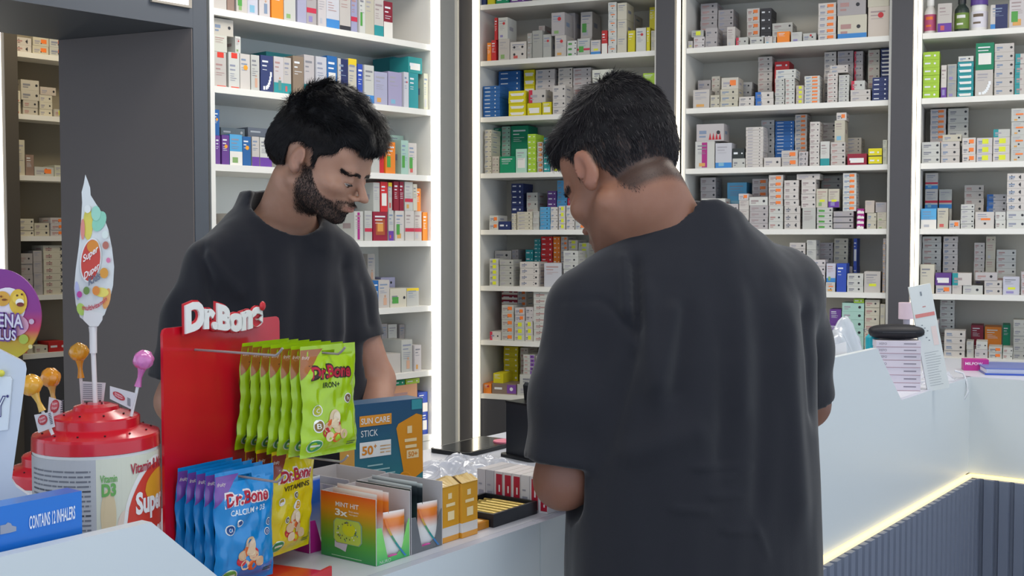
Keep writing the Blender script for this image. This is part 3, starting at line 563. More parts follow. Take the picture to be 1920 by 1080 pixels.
# the head in its own frame (x right, y forward, z up, origin between the ears)
def head_prims(full=1.0, nose=1.0):
    P = []
    def a(t, k=.012, op='u'): P.append((t, k, op))
    a(ell((0, -.014, .036), (.074, .098, .082)))
    a(ell((0, .028, -.022), (.060, .066, .085)), .02)
    a(ell((0, .018, -.066), (.053*full, .062, .045)), .02)
    for s in (-1, 1):
        a(cone((s*.050*full, -.006, -.052), (s*.026, .064, -.096), .020, .015), .02)
        a(ell((s*.041, .062, -.022), (.021, .022, .019)), .02)
    a(ell((0, .074, -.100), (.021, .019, .018)), .014)
    a(cone((-.036, .080, .020), (.036, .080, .020), .013, .013), .012)
    a(ell((0, .060, .050), (.056, .036, .040)), .02)
    a(ell((0, .080, -.066), (.028, .020, .024)), .012)
    for s in (-1, 1): a(ell((s*.031, .099, .003), (.016, .013, .0105)), .010, 's')
    for s in (-1, 1): a(ell((s*.031, .0795, .001), (.0142, .0142, .0125)), .003)
    a(cone((0, .090, .014), (0, .114*nose, -.027), .0065, .0095), .009)
    a(ell((0, .1155*nose, -.031), (.0100, .0100, .0086)), .006)
    for s in (-1, 1): a(ell((s*.0125, .101, -.037), (.0075, .0100, .0070)), .005)
    for s in (-1, 1): a(ell((s*.0062, .1065, -.0440), (.0034, .0050, .0030)), .002, 's')
    a(ell((0, .0965, -.0590), (.0215, .0090, .0052)), .004); a(ell((0, .0950, -.0700), (.0190, .0095, .0066)), .004)
    a(cone((-.022, .1010, -.0645), (.022, .1010, -.0645), .0012, .0012), .0025, 's')
    a(ell((0, .094, -.083), (.016, .006, .005)), .006, 's')
    for s in (-1, 1):
        Rr = np.array(Matrix.Rotation(s*math.radians(-24), 3, 'Z') @ Matrix.Rotation(math.radians(-10), 3, 'X'))
        a(ell((s*.0800, -.010, .001), (.0070, .0185, .0310), Rr), .006)
        a(ell((s*.0765, -.006, -.022), (.0065, .0100, .0120), Rr), .006)
        a(ell((s*.0892, -.004, .006), (.0050, .0105, .0195), Rr), .003, 's')
        a(ell((s*.0885, -.001, -.010), (.0056, .0070, .0080), Rr), .003, 's')
    return P
def put_head(F, R, c, prims, lz=1):
    c = np.array(c)
    for (fn, lo, hi), k, op in prims:
        lc = (np.array(lo)+np.array(hi))/2; rr = np.linalg.norm(np.array(hi)-np.array(lo))/2; w = R@lc+c
        def g(X, Y, Z, fn=fn):
            x, y, z = X-c[0], Y-c[1], Z-c[2]
            zz = R[0, 2]*x+R[1, 2]*y+R[2, 2]*z
            return fn(R[0, 0]*x+R[1, 0]*y+R[2, 0]*z, R[0, 1]*x+R[1, 1]*y+R[2, 1]*z, np.where(zz < 0, zz/lz, zz))
        F.add(g, w-rr, w+rr, k, op, m=.03)
def put_hand(F, wrist, fwd, palmn, s=1, right=1, curl=.5):
    """palm with five bent fingers; fwd = wrist to knuckles, palmn = out of the back of the hand"""
    f = np.array(fwd, float); f /= np.linalg.norm(f); n = np.array(palmn, float); n -= f*(n@f); n /= np.linalg.norm(n); w = np.cross(f, n)*right
    W0 = np.array(wrist, float)
    for j, o in enumerate((-.027, -.009, .009, .026)):
        chain(F, [W0+w*o*.55*s, W0+f*.088*s+w*o*s], [.014*s, .0105*s], .012)
    lens = ((.034, .022, .019), (.040, .026, .021), (.037, .024, .020), (.029, .018, .016))
    for j, o in enumerate((-.027, -.009, .009, .026)):
        p = W0+f*.088*s+w*o*s; ang = 0; pts = [p]; rs = [.0098*s]
        for i, L_ in enumerate(lens[j]):
            ang += curl*(.55+.12*j) if i else curl*.5; d = f*math.cos(ang)-n*math.sin(ang)+w*o*1.5
            p = p+d/np.linalg.norm(d)*L_*s; pts.append(p); rs.append((.0092, .0085, .0075)[i]*s)
        chain(F, pts, rs, .003)
    p = W0+f*.02*s-w*.022*s; pts = [p]; rs = [.014*s]
    for i, (L_, q) in enumerate(((.042, .95), (.032, .6), (.026, .35))):
        d = f*math.cos(q)-w*math.sin(q)-n*.35; p = p+d/np.linalg.norm(d)*L_*s; pts.append(p); rs.append((.0115, .0098, .0085)[i]*s)
    chain(F, pts, rs, .006)
def skinmat(name, base, lips, stub):
    m = bpy.data.materials.new(name); m.use_nodes = True; nt = m.node_tree; p = nt.nodes['Principled BSDF']
    p.inputs['Roughness'].default_value = .52; p.inputs['Subsurface Weight'].default_value = .25; p.inputs['Subsurface Radius'].default_value = (.010, .004, .002); p.inputs['Subsurface Scale'].default_value = 1
    at_ = nt.nodes.new('ShaderNodeVertexColor'); at_.layer_name = 'pigment'; sp_ = nt.nodes.new('ShaderNodeSeparateColor'); nt.links.new(at_.outputs[0], sp_.inputs[0])
    n = nt.nodes.new('ShaderNodeTexNoise'); n.inputs['Scale'].default_value = 60; n.inputs['Detail'].default_value = 6; tc = nt.nodes.new('ShaderNodeTexCoord'); nt.links.new(tc.outputs['Object'], n.inputs['Vector'])
    m0 = nt.nodes.new('ShaderNodeMix'); m0.data_type = 'RGBA'; b = lin(base); m0.inputs[6].default_value = (b[0]*.93, b[1]*.88, b[2]*.86, 1); m0.inputs[7].default_value = (b[0]*1.06, b[1]*1.08, b[2]*1.1, 1); nt.links.new(n.outputs[0], m0.inputs[0])
    m1 = nt.nodes.new('ShaderNodeMix'); m1.data_type = 'RGBA'; m1.inputs[7].default_value = (*lin(lips), 1); nt.links.new(m0.outputs[2], m1.inputs[6]); nt.links.new(sp_.outputs[0], m1.inputs[0])
    m2 = nt.nodes.new('ShaderNodeMix'); m2.data_type = 'RGBA'; m2.inputs[7].default_value = (*lin(stub), 1); nt.links.new(m1.outputs[2], m2.inputs[6]); nt.links.new(sp_.outputs[1], m2.inputs[0])
    nt.links.new(m2.outputs[2], p.inputs['Base Color'])
    bm_ = nt.nodes.new('ShaderNodeBump'); bm_.inputs['Strength'].default_value = .12; bm_.inputs['Distance'].default_value = .001; n2 = nt.nodes.new('ShaderNodeTexNoise'); n2.inputs['Scale'].default_value = 500; nt.links.new(tc.outputs['Object'], n2.inputs['Vector']); nt.links.new(n2.outputs[0], bm_.inputs['Height']); nt.links.new(bm_.outputs[0], p.inputs['Normal'])
    return m
def strands(roots, nrm, flow, length, r0, seg=5, grav=.0, curl=.0, seed=1, lift=.5, jit=.25):
    """thin tapering three-sided hairs, all in one array"""
    nl = np.linalg.norm(flow, axis=1)[:, None]; flow = flow-nrm*(flow*nrm).sum(1)[:, None]; flow = flow/(np.linalg.norm(flow, axis=1)[:, None]+1e-6)*np.maximum(nl, .4)
    g = np.random.default_rng(seed); n = len(roots); L_ = length*g.uniform(.65, 1.15, n) if np.isscalar(length) else length*g.uniform(.75, 1.15, n)
    lf = lift if not np.isscalar(lift) else np.full(n, lift)
    D = flow+nrm*lf[:, None]+g.normal(0, jit, (n, 3)); D /= np.linalg.norm(D, axis=1)[:, None]
    P = roots.copy(); pts = [P.copy()]; ph = g.uniform(0, 6.28, n); tang = flow+g.normal(0, jit*.6, (n, 3)); tang /= np.linalg.norm(tang, axis=1)[:, None]+1e-9
    side = np.cross(nrm, flow); side /= np.linalg.norm(side, axis=1)[:, None]+1e-9
    for s in range(seg):
        w = (s+1)/seg; d = D*(1-w*.55)+tang*(w*.75)+np.array([0, 0, -grav*w])+side*(curl*np.sin(ph+w*3.5))[:, None]; d /= np.linalg.norm(d, axis=1)[:, None]
        P = P+d*(L_/seg)[:, None]; pts.append(P.copy())
    pts = np.stack(pts, 1); V = []; k = 3
    a = np.cross(D, [0.3, .5, .8]); a /= np.linalg.norm(a, axis=1)[:, None]+1e-9; b = np.cross(D, a)
    for s in range(seg+1):
        rr = r0*(1-.75*s/seg)
        for q in range(k): V.append(pts[:, s]+(a*math.cos(2.0944*q)+b*math.sin(2.0944*q))*rr)
    V = np.stack(V, 1).reshape(-1, 3); m = (seg+1)*k; Fq = []
    for s in range(seg):
        for q in range(k): Fq.append((s*k+q, s*k+(q+1) % k, (s+1)*k+(q+1) % k, (s+1)*k+q))
    Fq = (np.array(Fq)[None]+(np.arange(n)*m)[:, None, None]).reshape(-1, 4); return V, Fq
def hair_mat(name, c, spec=.35, rough=.42, streak=None):
    if streak:
        m = bpy.data.materials.new(name); m.use_nodes = True; nt = m.node_tree; p = nt.nodes['Principled BSDF']; p.inputs['Roughness'].default_value = rough
        g_ = nt.nodes.new('ShaderNodeNewGeometry'); rp = nt.nodes.new('ShaderNodeValToRGB'); e = rp.color_ramp.elements; e[0].color = (*lin(c), 1); e[0].position = .72; e[1].color = (*lin(streak), 1); e[1].position = 1.0; p.inputs['Specular IOR Level'].default_value = .3
        nt.links.new(g_.outputs['Random Per Island'], rp.inputs[0]); nt.links.new(rp.outputs[0], p.inputs['Base Color']); return m
    return mat(c, rough, name=name)
def interp(t, tab): return np.interp(t, [a for a, b in tab], [b for a, b in tab])
def segd(V, a, b):
    a = np.array(a, float); b = np.array(b, float); ab = b-a; t = np.clip(((V-a)@ab)/(ab@ab), 0, 1); return np.linalg.norm(V-a-t[:, None]*ab, axis=1), t
def loft(zs_, cx, cy, ax, ay, ang, p=2.3, tp=None):
    """trunk of stacked ovals, turned by ang about z"""
    c, s = math.cos(ang), math.sin(ang)
    def f(X, Y, Z):
        x0 = np.interp(Z, zs_, cx); y0 = np.interp(Z, zs_, cy); a = np.interp(Z, zs_, ax); b = np.interp(Z, zs_, ay)
        dx, dy = X-x0, Y-y0; u = c*dx+s*dy; v = -s*dx+c*dy
        k = (np.abs(u/a)**p+np.abs(v/b)**p)**(1/p); d = (k-1)*np.minimum(a, b)
        return np.maximum(d, np.maximum(zs_[0]-Z, Z-zs_[-1]))
    R = max(max(ax), max(ay)); return f, np.array([min(cx)-R, min(cy)-R, zs_[0]]), np.array([max(cx)+R, max(cy)+R, zs_[-1]])
def strand_hair(name, parent, R, c, capF, roots_fn, mat_, cap_mat):
    pass
def localgrid(F, box, st=.004): return Field(np.arange(box[0], box[1], st), np.arange(box[2], box[3], st), np.arange(box[4], box[5], st))
def local_head(prims, box=(-.10, .10, -.125, .135, -.135, .14), st=.0035):
    F = localgrid(None, box, st)
    for (fn, lo, hi), k, op in prims: F.add(fn, lo, hi, k, op, m=.03)
    return F
from mathutils import noise as mnoise
M_shirt = mat('#15161f', .85, name='black_cotton', bump=.12, bscale=900, sheen=.18); M_pants = mat('#1d1f26', .85, name='dark_denim', bump=.1, bscale=600)
M_cap = mat('#0f0d0f', .95, name='hair_roots'); M_shoe = mat('#1a1a1c', .5); M_sole = mat('#d8d6d0', .6)
def H2W(R, c, sc): return lambda P: np.asarray(P)@R.T*sc+np.asarray(c)
def sample_roots(V, Q, region, n, seed):
    g = np.random.default_rng(seed); C = V[Q].mean(1); A_ = np.linalg.norm(np.cross(V[Q[:, 2]]-V[Q[:, 0]], V[Q[:, 3]]-V[Q[:, 1]]), axis=1)
    w = A_*np.clip(region(C), 0, 1); w /= w.sum(); idx = g.choice(len(Q), n, p=w); a, b = g.random((2, n, 1))
    q = V[Q[idx]]; return (q[:, 0]*(1-a)*(1-b)+q[:, 1]*a*(1-b)+q[:, 2]*a*b+q[:, 3]*(1-a)*b)
def nrm_at(V, N, P):
    out = np.zeros_like(P)
    for i in range(0, len(P), 400):
        d = ((P[i:i+400, None]-V[None])**2).sum(2); out[i:i+400] = N[d.argmin(1)]
    return out
def cuts(o, d):
    o = np.array(o, float); d = np.array(d, float); d /= np.linalg.norm(d)
    return lambda X, Y, Z: (X-o[0])*d[0]+(Y-o[1])*d[1]+(Z-o[2])*d[2]
def sleeve(F, pts, rs, hem, arm, armr, k=.035):
    """pts shoulder .. hem; flat hem with the arm's opening carved in"""
    d = np.array(pts[-1])-np.array(pts[-2]); d = d/np.linalg.norm(d); end = list(np.array(pts[-1])+d*.06)
    P = list(pts)+[end]; Rr = list(rs)+[rs[-1]]; cut = cuts(pts[-1], d)
    fs = [cone(P[i], P[i+1], Rr[i], Rr[i+1]) for i in range(len(P)-1)]
    lo = np.min([f[1] for f in fs], 0); hi = np.max([f[2] for f in fs], 0)
    def g(X, Y, Z):
        r = None
        for f in fs:
            v = f[0](X, Y, Z); r = v if r is None else smin(r, v, .03)
        return np.maximum(r, cut(X, Y, Z))
    F.add(g, lo, hi, .013)
    a = np.array(pts[-1])-d*.045; b = np.array(pts[-1])+d*.05; c = cone(a, b, rs[-1]-.016, rs[-1]-.009); F.add(c[0], c[1], c[2], .004, 's')
def person(label, loc, head, body, hairf, pig, skin, ax_):
    root = thing('person', label, 'person', loc)
    off = np.array(loc)
    R, hc, sc = head['R'], np.array(head['c']), head['s']
    F = Field(*ax_)
    prims = head['prims']
    RS = R
    hp = [((lambda X, Y, Z, fn=fn: fn(X/sc[0], Y/sc[1], Z/sc[2])*sc.mean(), np.array(lo)*sc, np.array(hi)*sc), k, op) for (fn, lo, hi), k, op in prims]
    body(F)
    put_head(F, R, hc, hp, head.get('lz', 1))
    for t in head.get('neck', []): F.add(*cone(*t), .03)
    V, Q = F.mesh(); V = relax(V, Q, 1, .3)
    L_ = (V-hc)@R/sc; lz = head.get('lz', 1); L_[:, 2] = np.where(L_[:, 2] < 0, L_[:, 2]/lz, L_[:, 2]); sc = (sc, lz)
    pg = pig(L_); A_ = np.concatenate([pg, np.zeros((len(V), 1)), np.ones((len(V), 1))], 1)
    bo = np_mesh('body', V-off, Q, [skin], root, attrs={'pigment': A_})
    return root, (V, Q, L_), R, hc, sc, off
def to_world(V, R, hc, sc, off):
    V = np.array(V, float); V[:, 2] = np.where(V[:, 2] < 0, V[:, 2]*sc[1], V[:, 2]); return (V*sc[0])@R.T+hc-off
def eyes_brows(root, R, hc, sc, off, browc):
    for s in (-1, 1):
        mb = MB(); w = lambda p: tuple(to_world(np.array([p]), R, hc, sc, off)[0])
        vs = []; n, nz = 16, 12; c = (s*.031, .0790, -.0042); r = .0126
        P = [(c[0]+r*math.sin(math.pi*i/nz)*math.cos(2*math.pi*j/n), c[1]+r*math.sin(math.pi*i/nz)*math.sin(2*math.pi*j/n), c[2]+r*math.cos(math.pi*i/nz)) for i in range(nz+1) for j in range(n)]
        mb.add([w(p) for p in P], [(i*n+j, (i+1)*n+j, (i+1)*n+(j+1) % n, i*n+(j+1) % n) for i in range(nz) for j in range(n)], mat('#d8d0c8', .2), True)
        ic = (c[0], c[1]+.0118*math.cos(.6), c[2]-.0118*math.sin(.6)+.001)
        mb.add([w((ic[0]+.0055*math.cos(a*.5236), ic[1]+.0012-.0055*math.sin(a*.5236)*-.3, ic[2]+.0055*math.sin(a*.5236))) for a in range(12)], [tuple(range(12))], mat('#2a1c14', .2))
        mb.build('eye', root)
        mb = MB(); mb.tube([w((s*(.031+.0140*math.sin(t)), .0800+.0146*math.cos(t)*.98, -.0062-.0012*math.cos(t))) for t in np.linspace(-1.15, 1.15, 9)], [.0004, .0009, .0012, .0013, .0013, .0013, .0012, .0009, .0004], mat('#15110f', .6), 6); mb.build('eyelashes', root)
def brows(root, VL, NL, R, hc, sc, off, m, n=400):
    for s in (-1, 1):
        g = np.random.default_rng(3+s); t = g.random(n); x = s*(.011+.042*t); z = .0155+.0045*np.sin(t*2.4)-.006*t*t+g.normal(0, .0018, n); y = .10-.028*t**1.6
        P0 = np.stack([x, y, z], 1); d = ((P0[:, None]-VL[None])**2).sum(2).argmin(1); dl = P0-VL[d]; NN = NL[d]; P0 = VL[d]+dl-NN*(dl*NN).sum(1)[:, None]+NN*.0002
        fl = np.tile([s*1.0, -.3, .15], (n, 1)); V, Q = strands(P0, NN, fl, .0085, .00045, 3, lift=.25, jit=.12, seed=9+s)
        np_mesh('eyebrow', to_world(V, R, hc, sc, off), Q, [m], root)

# ================================================================= man behind the counter, facing right
RL = rotm(math.radians(-106), math.radians(25), math.radians(0)); cL = np.array(at(597, 308, 2.44)); scL = np.array([1.02, 1.06, .97])
offL = (-.49, 2.53, 0)
nbL = np.array([-.500, 2.545, 1.47]); shR = np.array([-.612, 2.435, 1.385]); shL = np.array([-.400, 2.60, 1.395])
elR = np.array([-.684, 2.385, 1.115]); wrR = np.array([-.56, 2.17, 1.03]); elL = np.array([-.302, 2.60, 1.13]); wrL = np.array([-.275, 2.42, 1.008])
def bodyL(F):
    zs_ = [.84, .95, 1.10, 1.25, 1.36, 1.43, 1.48]
    f = loft(zs_, [-.485, -.487, -.49, -.50, -.508, -.508, -.505], [2.545]*7, [.155, .15, .155, .165, .165, .12, .065], [.105, .10, .105, .11, .105, .085, .06], math.radians(35)); F.add(*f, .02)
    F.add(*cone(nbL, RL@(np.array([0, -.025, -.055])*scL)+cL, .062, .056), .03)
    F.add(*cone(nbL+[0, 0, -.02], shR, .055, .05), .04); F.add(*cone(nbL+[0, 0, -.02], shL, .055, .05), .04)
    chain(F, [shR, elR, wrR], [.052, .042, .028], .02); chain(F, [shL, elL, wrL], [.052, .040, .028], .02)
    put_hand(F, wrR, (.50, -.82, -.12), (0, 0, 1), 1, -1, .45); put_hand(F, wrL, (-.15, -.97, -.14), (0, 0, 1), 1, 1, .45)
    for s in (-1, 1):
        hp = np.array([-.49, 2.545, .88])+s*np.array([.082, .057, 0]); kn = np.array([hp[0]+s*.01, hp[1]-.015, .48]); an = np.array([hp[0]+s*.02, hp[1]+.01, .09])
        chain(F, [hp, kn, an], [.082, .055, .038], .03); F.add(*cone(an+[0, 0, -.035], an+[.055, -.085, -.045], .036, .028), .02)
headL = dict(lz=.84, R=RL, c=cL, s=scL, prims=head_prims(1.0, 1.0))
def mouth_pig(L_):
    x, y, z = L_.T; a = np.exp(-((x/.021)**2+((z+.0655)/.0085)**2)**2)*(y > .08); return a
def beard_reg(L_):
    x, y, z = L_.T
    top = interp(y, [(-.02, -.01), (.0, .005), (.018, .0), (.03, -.028), (.05, -.050), (.075, -.058), (.1, -.060)])
    a = np.clip((top-z)/.010, 0, 1)*np.clip((y+.004)/.010, 0, 1)*np.clip((z+.135)/.012, 0, 1)
    m = np.exp(-((x/.030)**4+((z+.0535)/.0050)**4))*(y > .082)              # moustache
    side = np.exp(-(((np.abs(x)-.030)/.0065)**2))*np.clip((z+.095)/.01, 0, 1)*np.clip((-.050-z)/.006, 0, 1)*(y > .065)
    lip = np.exp(-((x/.027)**2+((z+.069)/.0125)**2)**3)*(y > .07)
    return np.clip(np.maximum(np.maximum(a*(1-lip), m*.9), side*.8), 0, 1)
def pigL(L_):
    x, y, z = L_.T; ear = (np.abs(x) > .078)
    return np.stack([mouth_pig(L_)*.75+ear*.18, np.clip(beard_reg(L_)*.75, 0, 1)], 1)
skinL = skinmat('skin_light', '#b0866f', '#9c5f55', '#2a211e')
axL = (axis((-.80, -.60, .008), (-.60, -.28, .0032), (-.28, -.14, .006)), axis((1.98, 2.30, .006), (2.30, 2.62, .0032), (2.62, 2.72, .007)), axis((0, .94, .014), (.94, 1.12, .006), (1.12, 1.38, .008), (1.38, 1.70, .0032)))
rootL, bmL, *hL = person('person with dark tousled hair and beard in black t-shirt, standing behind the counter looking down', offL, headL, bodyL, None, pigL, skinL, axL)
LF = local_head(headL['prims']); VLh, QLh = LF.mesh(); NLh = normals(VLh, QLh)
# hair
def hair_cap(zl, prims, box, st=.004, rag=.004, grow=.0, seedo=0):
    F = localgrid(None, box, st)
    for p in prims: F.add(*p, .02)
    def keep(X, Y, Z):
        q = np.interp(Y, [a for a, b in zl], [b for a, b in zl])+0*X
        return (q+rag*np.sin(X*210+Y*140+seedo)-Z)*.75
    F.F = np.maximum(F.F, keep(F.x[:, None, None], F.y[None, :, None], F.z[None, None, :]))
    V, Q = F.mesh(); return V, Q, normals(V, Q)
zlL = [(-.15, -.062), (-.09, -.068), (-.055, -.060), (-.042, -.045), (-.034, .030), (.010, .038), (.016, .004), (.024, .000), (.030, .028), (.048, .034), (.07, .058), (.13, .066)]
pL = [ell((0, -.010, .038), (.0850, .0985, .0925)), ell((.005, -.004, .112), (.064, .084, .066)), ell((.008, .054, .104), (.062, .050, .048)), ell((.006, .080, .090), (.050, .034, .030)), ell((0, -.07, .02), (.070, .050, .07)),
      ell((.0, .0, .128), (.034, .036, .024)), ell((-.02, .04, .115), (.03, .03, .02)), ell((.0, -.065, .092), (.045, .042, .032))]
VC, QC, NC = hair_cap(zlL, pL, (-.11, .11, -.15, .15, -.10, .19))
jit = np.array([(mnoise.noise(Vector(v)*42)*.010+mnoise.noise(Vector(v)*120)*.004)*(.25+.75*min(1, max(0, (v[2]-.05)/.05))) for v in VC]); VCd = VC-NC*.004+NC*(jit[:, None])
hm = hair_mat('black_hair', '#120f12', rough=.38)
Vh = [to_world(VCd, *hL)]; Qh = [QC]; nb = len(VCd)
rt = sample_roots(VCd, QC, lambda C: (C[:, 2] > -.2)*1.0, 17000, 5); nr = nrm_at(VCd, NC, rt)
top = np.clip((rt[:, 2]-.055)/.05, 0, 1)[:, None]; fl = top*np.array([.25, 1.0, .05])+(1-top)*np.array([0, -.25, -1.0])
fl = fl+.9*np.stack([[mnoise.noise(Vector((*p[:2], 3.1+p[2]))*32) for p in rt], [mnoise.noise(Vector((*p[:2], 9.7+p[2]))*32) for p in rt], [mnoise.noise(Vector((*p[:2], 5.3+p[2]))*32)*.5 for p in rt]], 1)*(top*.8+.25)
fr_ = np.clip((rt[:, 1]-.05)/.04, 0, 1)[:, None]; fl = fl*(1-fr_)+fr_*(fl*.6+np.array([.25, .35, -.35]))
ln = .013+.019*top[:, 0]**1.2+.004*fr_[:, 0]
V, Q = strands(rt-nr*.001, nr, fl, ln, .00055, 5, grav=.10, curl=.30, seed=2, lift=.22+.16*top[:, 0], jit=.11); Vh.append(to_world(V, *hL)); Qh.append(Q+nb)
np_mesh('hair', np.concatenate(Vh), np.concatenate(Qh), [hm, M_cap], rootL, mi=np.concatenate([np.ones(len(Qh[0]), int), np.zeros(len(Qh[1]), int)]))
rt = sample_roots(bmL[2], bmL[1], lambda C: beard_reg(C)*(np.abs(C[:, 0]) < .074)*(C[:, 2] > -.14)*(C[:, 2] < .1), 9000, 8); nr = nrm_at(VLh, NLh, rt)
V, Q = strands(rt, nr, np.tile([0, .15, -1.0], (len(rt), 1)), .0056, .00034, 3, grav=.2, curl=.5, lift=.5, jit=.3, seed=4)
np_mesh('beard', to_world(V, *hL), Q, [hair_mat('dark_beard_hair', '#1c1615', rough=.5)], rootL)
eyes_brows(rootL, *hL, None)
brows(rootL, VLh, NLh, *hL, hm)

def shirt_mesh(root, F, off, folds, amp=.0022, fscale=14, name='t_shirt', m=None, seed=0, it=2):
    V, Q = F.mesh(); V = relax(V, Q, it, .5); N = normals(V, Q); D = np.zeros(len(V))
    for a, b, w, h in folds:
        k3 = np.array([1, .22, 1]); d, t = segd(V*k3, np.array(a)*k3, np.array(b)*k3); D += 1.35*(N[:, 1] < .15)* h*np.exp(-(d/w)**2)*np.clip(np.minimum(t, 1-t)*6+.25, 0, 1)
    D += np.array([mnoise.noise(Vector((v[0]*fscale*1.6+seed, v[1]*fscale*1.6, v[2]*fscale*.38)))*amp*1.3+mnoise.noise(Vector((v[0]*40, v[1]*40, v[2]*13+seed)))*amp*.45 for v in V])
    return np_mesh(name, V+N*D[:, None]-np.array(off), Q, [m or M_shirt], root)
def trousers(root, off, hipc, ang, feet, waist=.93):
    F = Field(np.arange(hipc[0]-.30, hipc[0]+.30, .01), np.arange(hipc[1]-.28, hipc[1]+.28, .01), np.arange(.04, waist+.04, .01))
    F.add(*loft([.76, .84, waist], [hipc[0]]*3, [hipc[1]]*3, [.175, .175, .165], [.125, .125, .118], ang), .02)
    for (h, k, a) in feet:
        chain(F, [np.array(h), np.array(k), np.array(a)+[0, 0, -.02]], [.098, .075, .062], .03)
    V, Q = F.mesh(); V = relax(V, Q, 1); np_mesh('trousers', V-np.array(off), Q, [M_pants], root)
def shoes(root, off, feet, d):
    d = np.array(d); 
    for (h, k, a) in feet:
        a = np.array(a); F = Field(np.arange(a[0]-.16, a[0]+.16, .006), np.arange(a[1]-.19, a[1]+.19, .006), np.arange(0, .13, .006))
        p0 = np.array([a[0], a[1], .045]); F.add(*cone(p0-d*.045, p0+d*.02, .042, .044), .02); F.add(*cone(p0+d*.02+[0, 0, -.004], p0+d*.14+[0, 0, -.012], .044, .036), .02); F.add(*cone(p0+[0, 0, .01], p0+[0, 0, .055], .046, .046), .02)
        F.F = np.maximum(F.F, (.003-F.z)[None, None, :]); V, Q = F.mesh(); so = np_mesh('shoe', V-np.array(off), Q, [M_shoe, M_sole], root, mi=(V[Q].mean(1)[:, 2] < .022).astype(int))
# shirt of the man behind the counter
F = Field(np.arange(-.80, -.22, .0055), np.arange(2.26, 2.75, .0055), np.arange(.86, 1.60, .0055))
zs_ = [.875, .98, 1.115, 1.25, 1.35, 1.42, 1.475, 1.515, 1.55]
F.add(*loft(zs_, [-.485, -.487, -.49, -.50, -.508, -.510, -.508, -.505, -.505], [2.54]*7+[2.545, 2.55], [.190, .190, .190, .190, .182, .155, .118, .092, .080], [.135, .135, .132, .130, .126, .112, .095, .084, .075], math.radians(35), 2.4), .02)
F.add(*cone(nbL+[0, 0, -.03], shR+[.0, 0, .0], .080, .068), .05); F.add(*cone(nbL+[0, 0, -.03], shL, .080, .066), .05)
sleeve(F, [shR+[.0, .0, -.01], shR*.5+np.array([-.672, 2.385, 1.165])*.5, np.array([-.668, 2.392, 1.150])], [.068, .075, .072], 0, None, None)
sleeve(F, [shL+[-.005, 0, -.01], np.array([-.370, 2.60, 1.31]), np.array([-.352, 2.597, 1.220])], [.066, .066, .064], 0, None, None)
ncol = RL@(np.array([0, -.03, -.06])*scL)+cL
nk = cone(nbL+[0.005, -.005, .005], np.array(ncol)+[0, 0, .0], .0735, .083); F.add(nk[0], nk[1], nk[2], .010, 's')
F.F = np.maximum(F.F, (F.z-1.545)[None, None, :]+(F.x[:, None, None]+.50)*.42+(2.5-F.y[None, :, None])*.10)
wb = lambda px, py, Y: np.array(at(px, py, Y))
folds = [(wb(365, 440, 2.36), wb(430, 640, 2.36), .012, -.010), (wb(380, 470, 2.37), wb(455, 560, 2.37), .014, .008), (wb(470, 440, 2.40), wb(500, 700, 2.40), .016, .007), (wb(560, 450, 2.40), wb(545, 720, 2.40), .018, -.006),
         (wb(610, 430, 2.44), wb(600, 700, 2.44), .016, .007), (wb(645, 470, 2.50), wb(662, 740, 2.50), .012, -.010), (wb(655, 500, 2.53), wb(640, 640, 2.50), .014, .007), (wb(330, 560, 2.33), wb(350, 700, 2.33), .016, -.005), (wb(520, 420, 2.40), wb(640, 440, 2.46), .014, .004),
         (wb(686, 520, 2.56), wb(700, 620, 2.56), .01, -.006), (wb(430, 520, 2.38), wb(410, 720, 2.38), .015, -.006)]
shirt_mesh(rootL, F, offL, folds, .0026)
feetL = [((-.49+s*.082, 2.545+s*.057, .86), (-.49+s*.09, 2.53+s*.06, .48), (-.49+s*.10, 2.555+s*.065, .09)) for s in (-1, 1)]
trousers(rootL, offL, (-.49, 2.545), math.radians(35), feetL); shoes(rootL, offL, feetL, np.array([.55, -.835, 0]))

# ================================================================= man seen from behind
RR = rotm(math.radians(38), math.radians(30), math.radians(4)); cR = np.array(at(1170, 334, 1.90)); scR = np.array([1.08, 1.02, 1.18]); offR = (.29, 1.86, 0)
nbR = np.array([.272, 1.905, 1.425]); sLr = np.array([.125, 1.838, 1.340]); sRr = np.array([.445, 1.945, 1.365])
eLr = np.array([.080, 1.815, 1.072]); wLr = np.array([.105, 2.06, 1.045]); eRr = np.array([.512, 2.045, 1.160]); wRr = np.array([.36, 2.24, 1.075])
def bodyR(F):
    F.add(*loft([.84, .95, 1.10, 1.25, 1.34, 1.40, 1.44], [.29]*7, [1.865, 1.865, 1.87, 1.885, 1.90, 1.905, 1.905], [.165, .16, .165, .172, .165, .12, .065], [.115, .11, .112, .115, .105, .085, .06], math.radians(15)), .02)
    F.add(*cone(nbR, RR@(np.array([0, -.025, -.055])*scR)+cR, .062, .060), .035)
    F.add(*cone(nbR+[.0, -.02, -.02], RR@(np.array([0, -.050, -.040])*scR)+cR, .050, .044), .03)
    F.add(*cone(nbR+[0, 0, -.02], sLr, .06, .05), .05); F.add(*cone(nbR+[0, 0, -.02], sRr, .06, .05), .05)
    chain(F, [sLr, eLr, wLr], [.055, .043, .029], .02); chain(F, [sRr, eRr, wRr], [.055, .042, .029], .02)
    put_hand(F, wLr, (.25, .9, -.28), (0, 0, 1), 1, -1, .45); put_hand(F, wRr, (-.45, .8, -.4), (0, 0, 1), 1, 1, .45)
    for s in (-1, 1):
        hp = np.array([.29+s*.09, 1.865+s*.024, .88]); kn = np.array([.29+s*.10, 1.87+s*.02, .48]); an = np.array([.29+s*.11, 1.85+s*.02, .09])
        chain(F, [hp, kn, an], [.085, .058, .040], .03); F.add(*cone(an+[0, 0, -.035], an+[-.025, .095, -.045], .036, .028), .02)
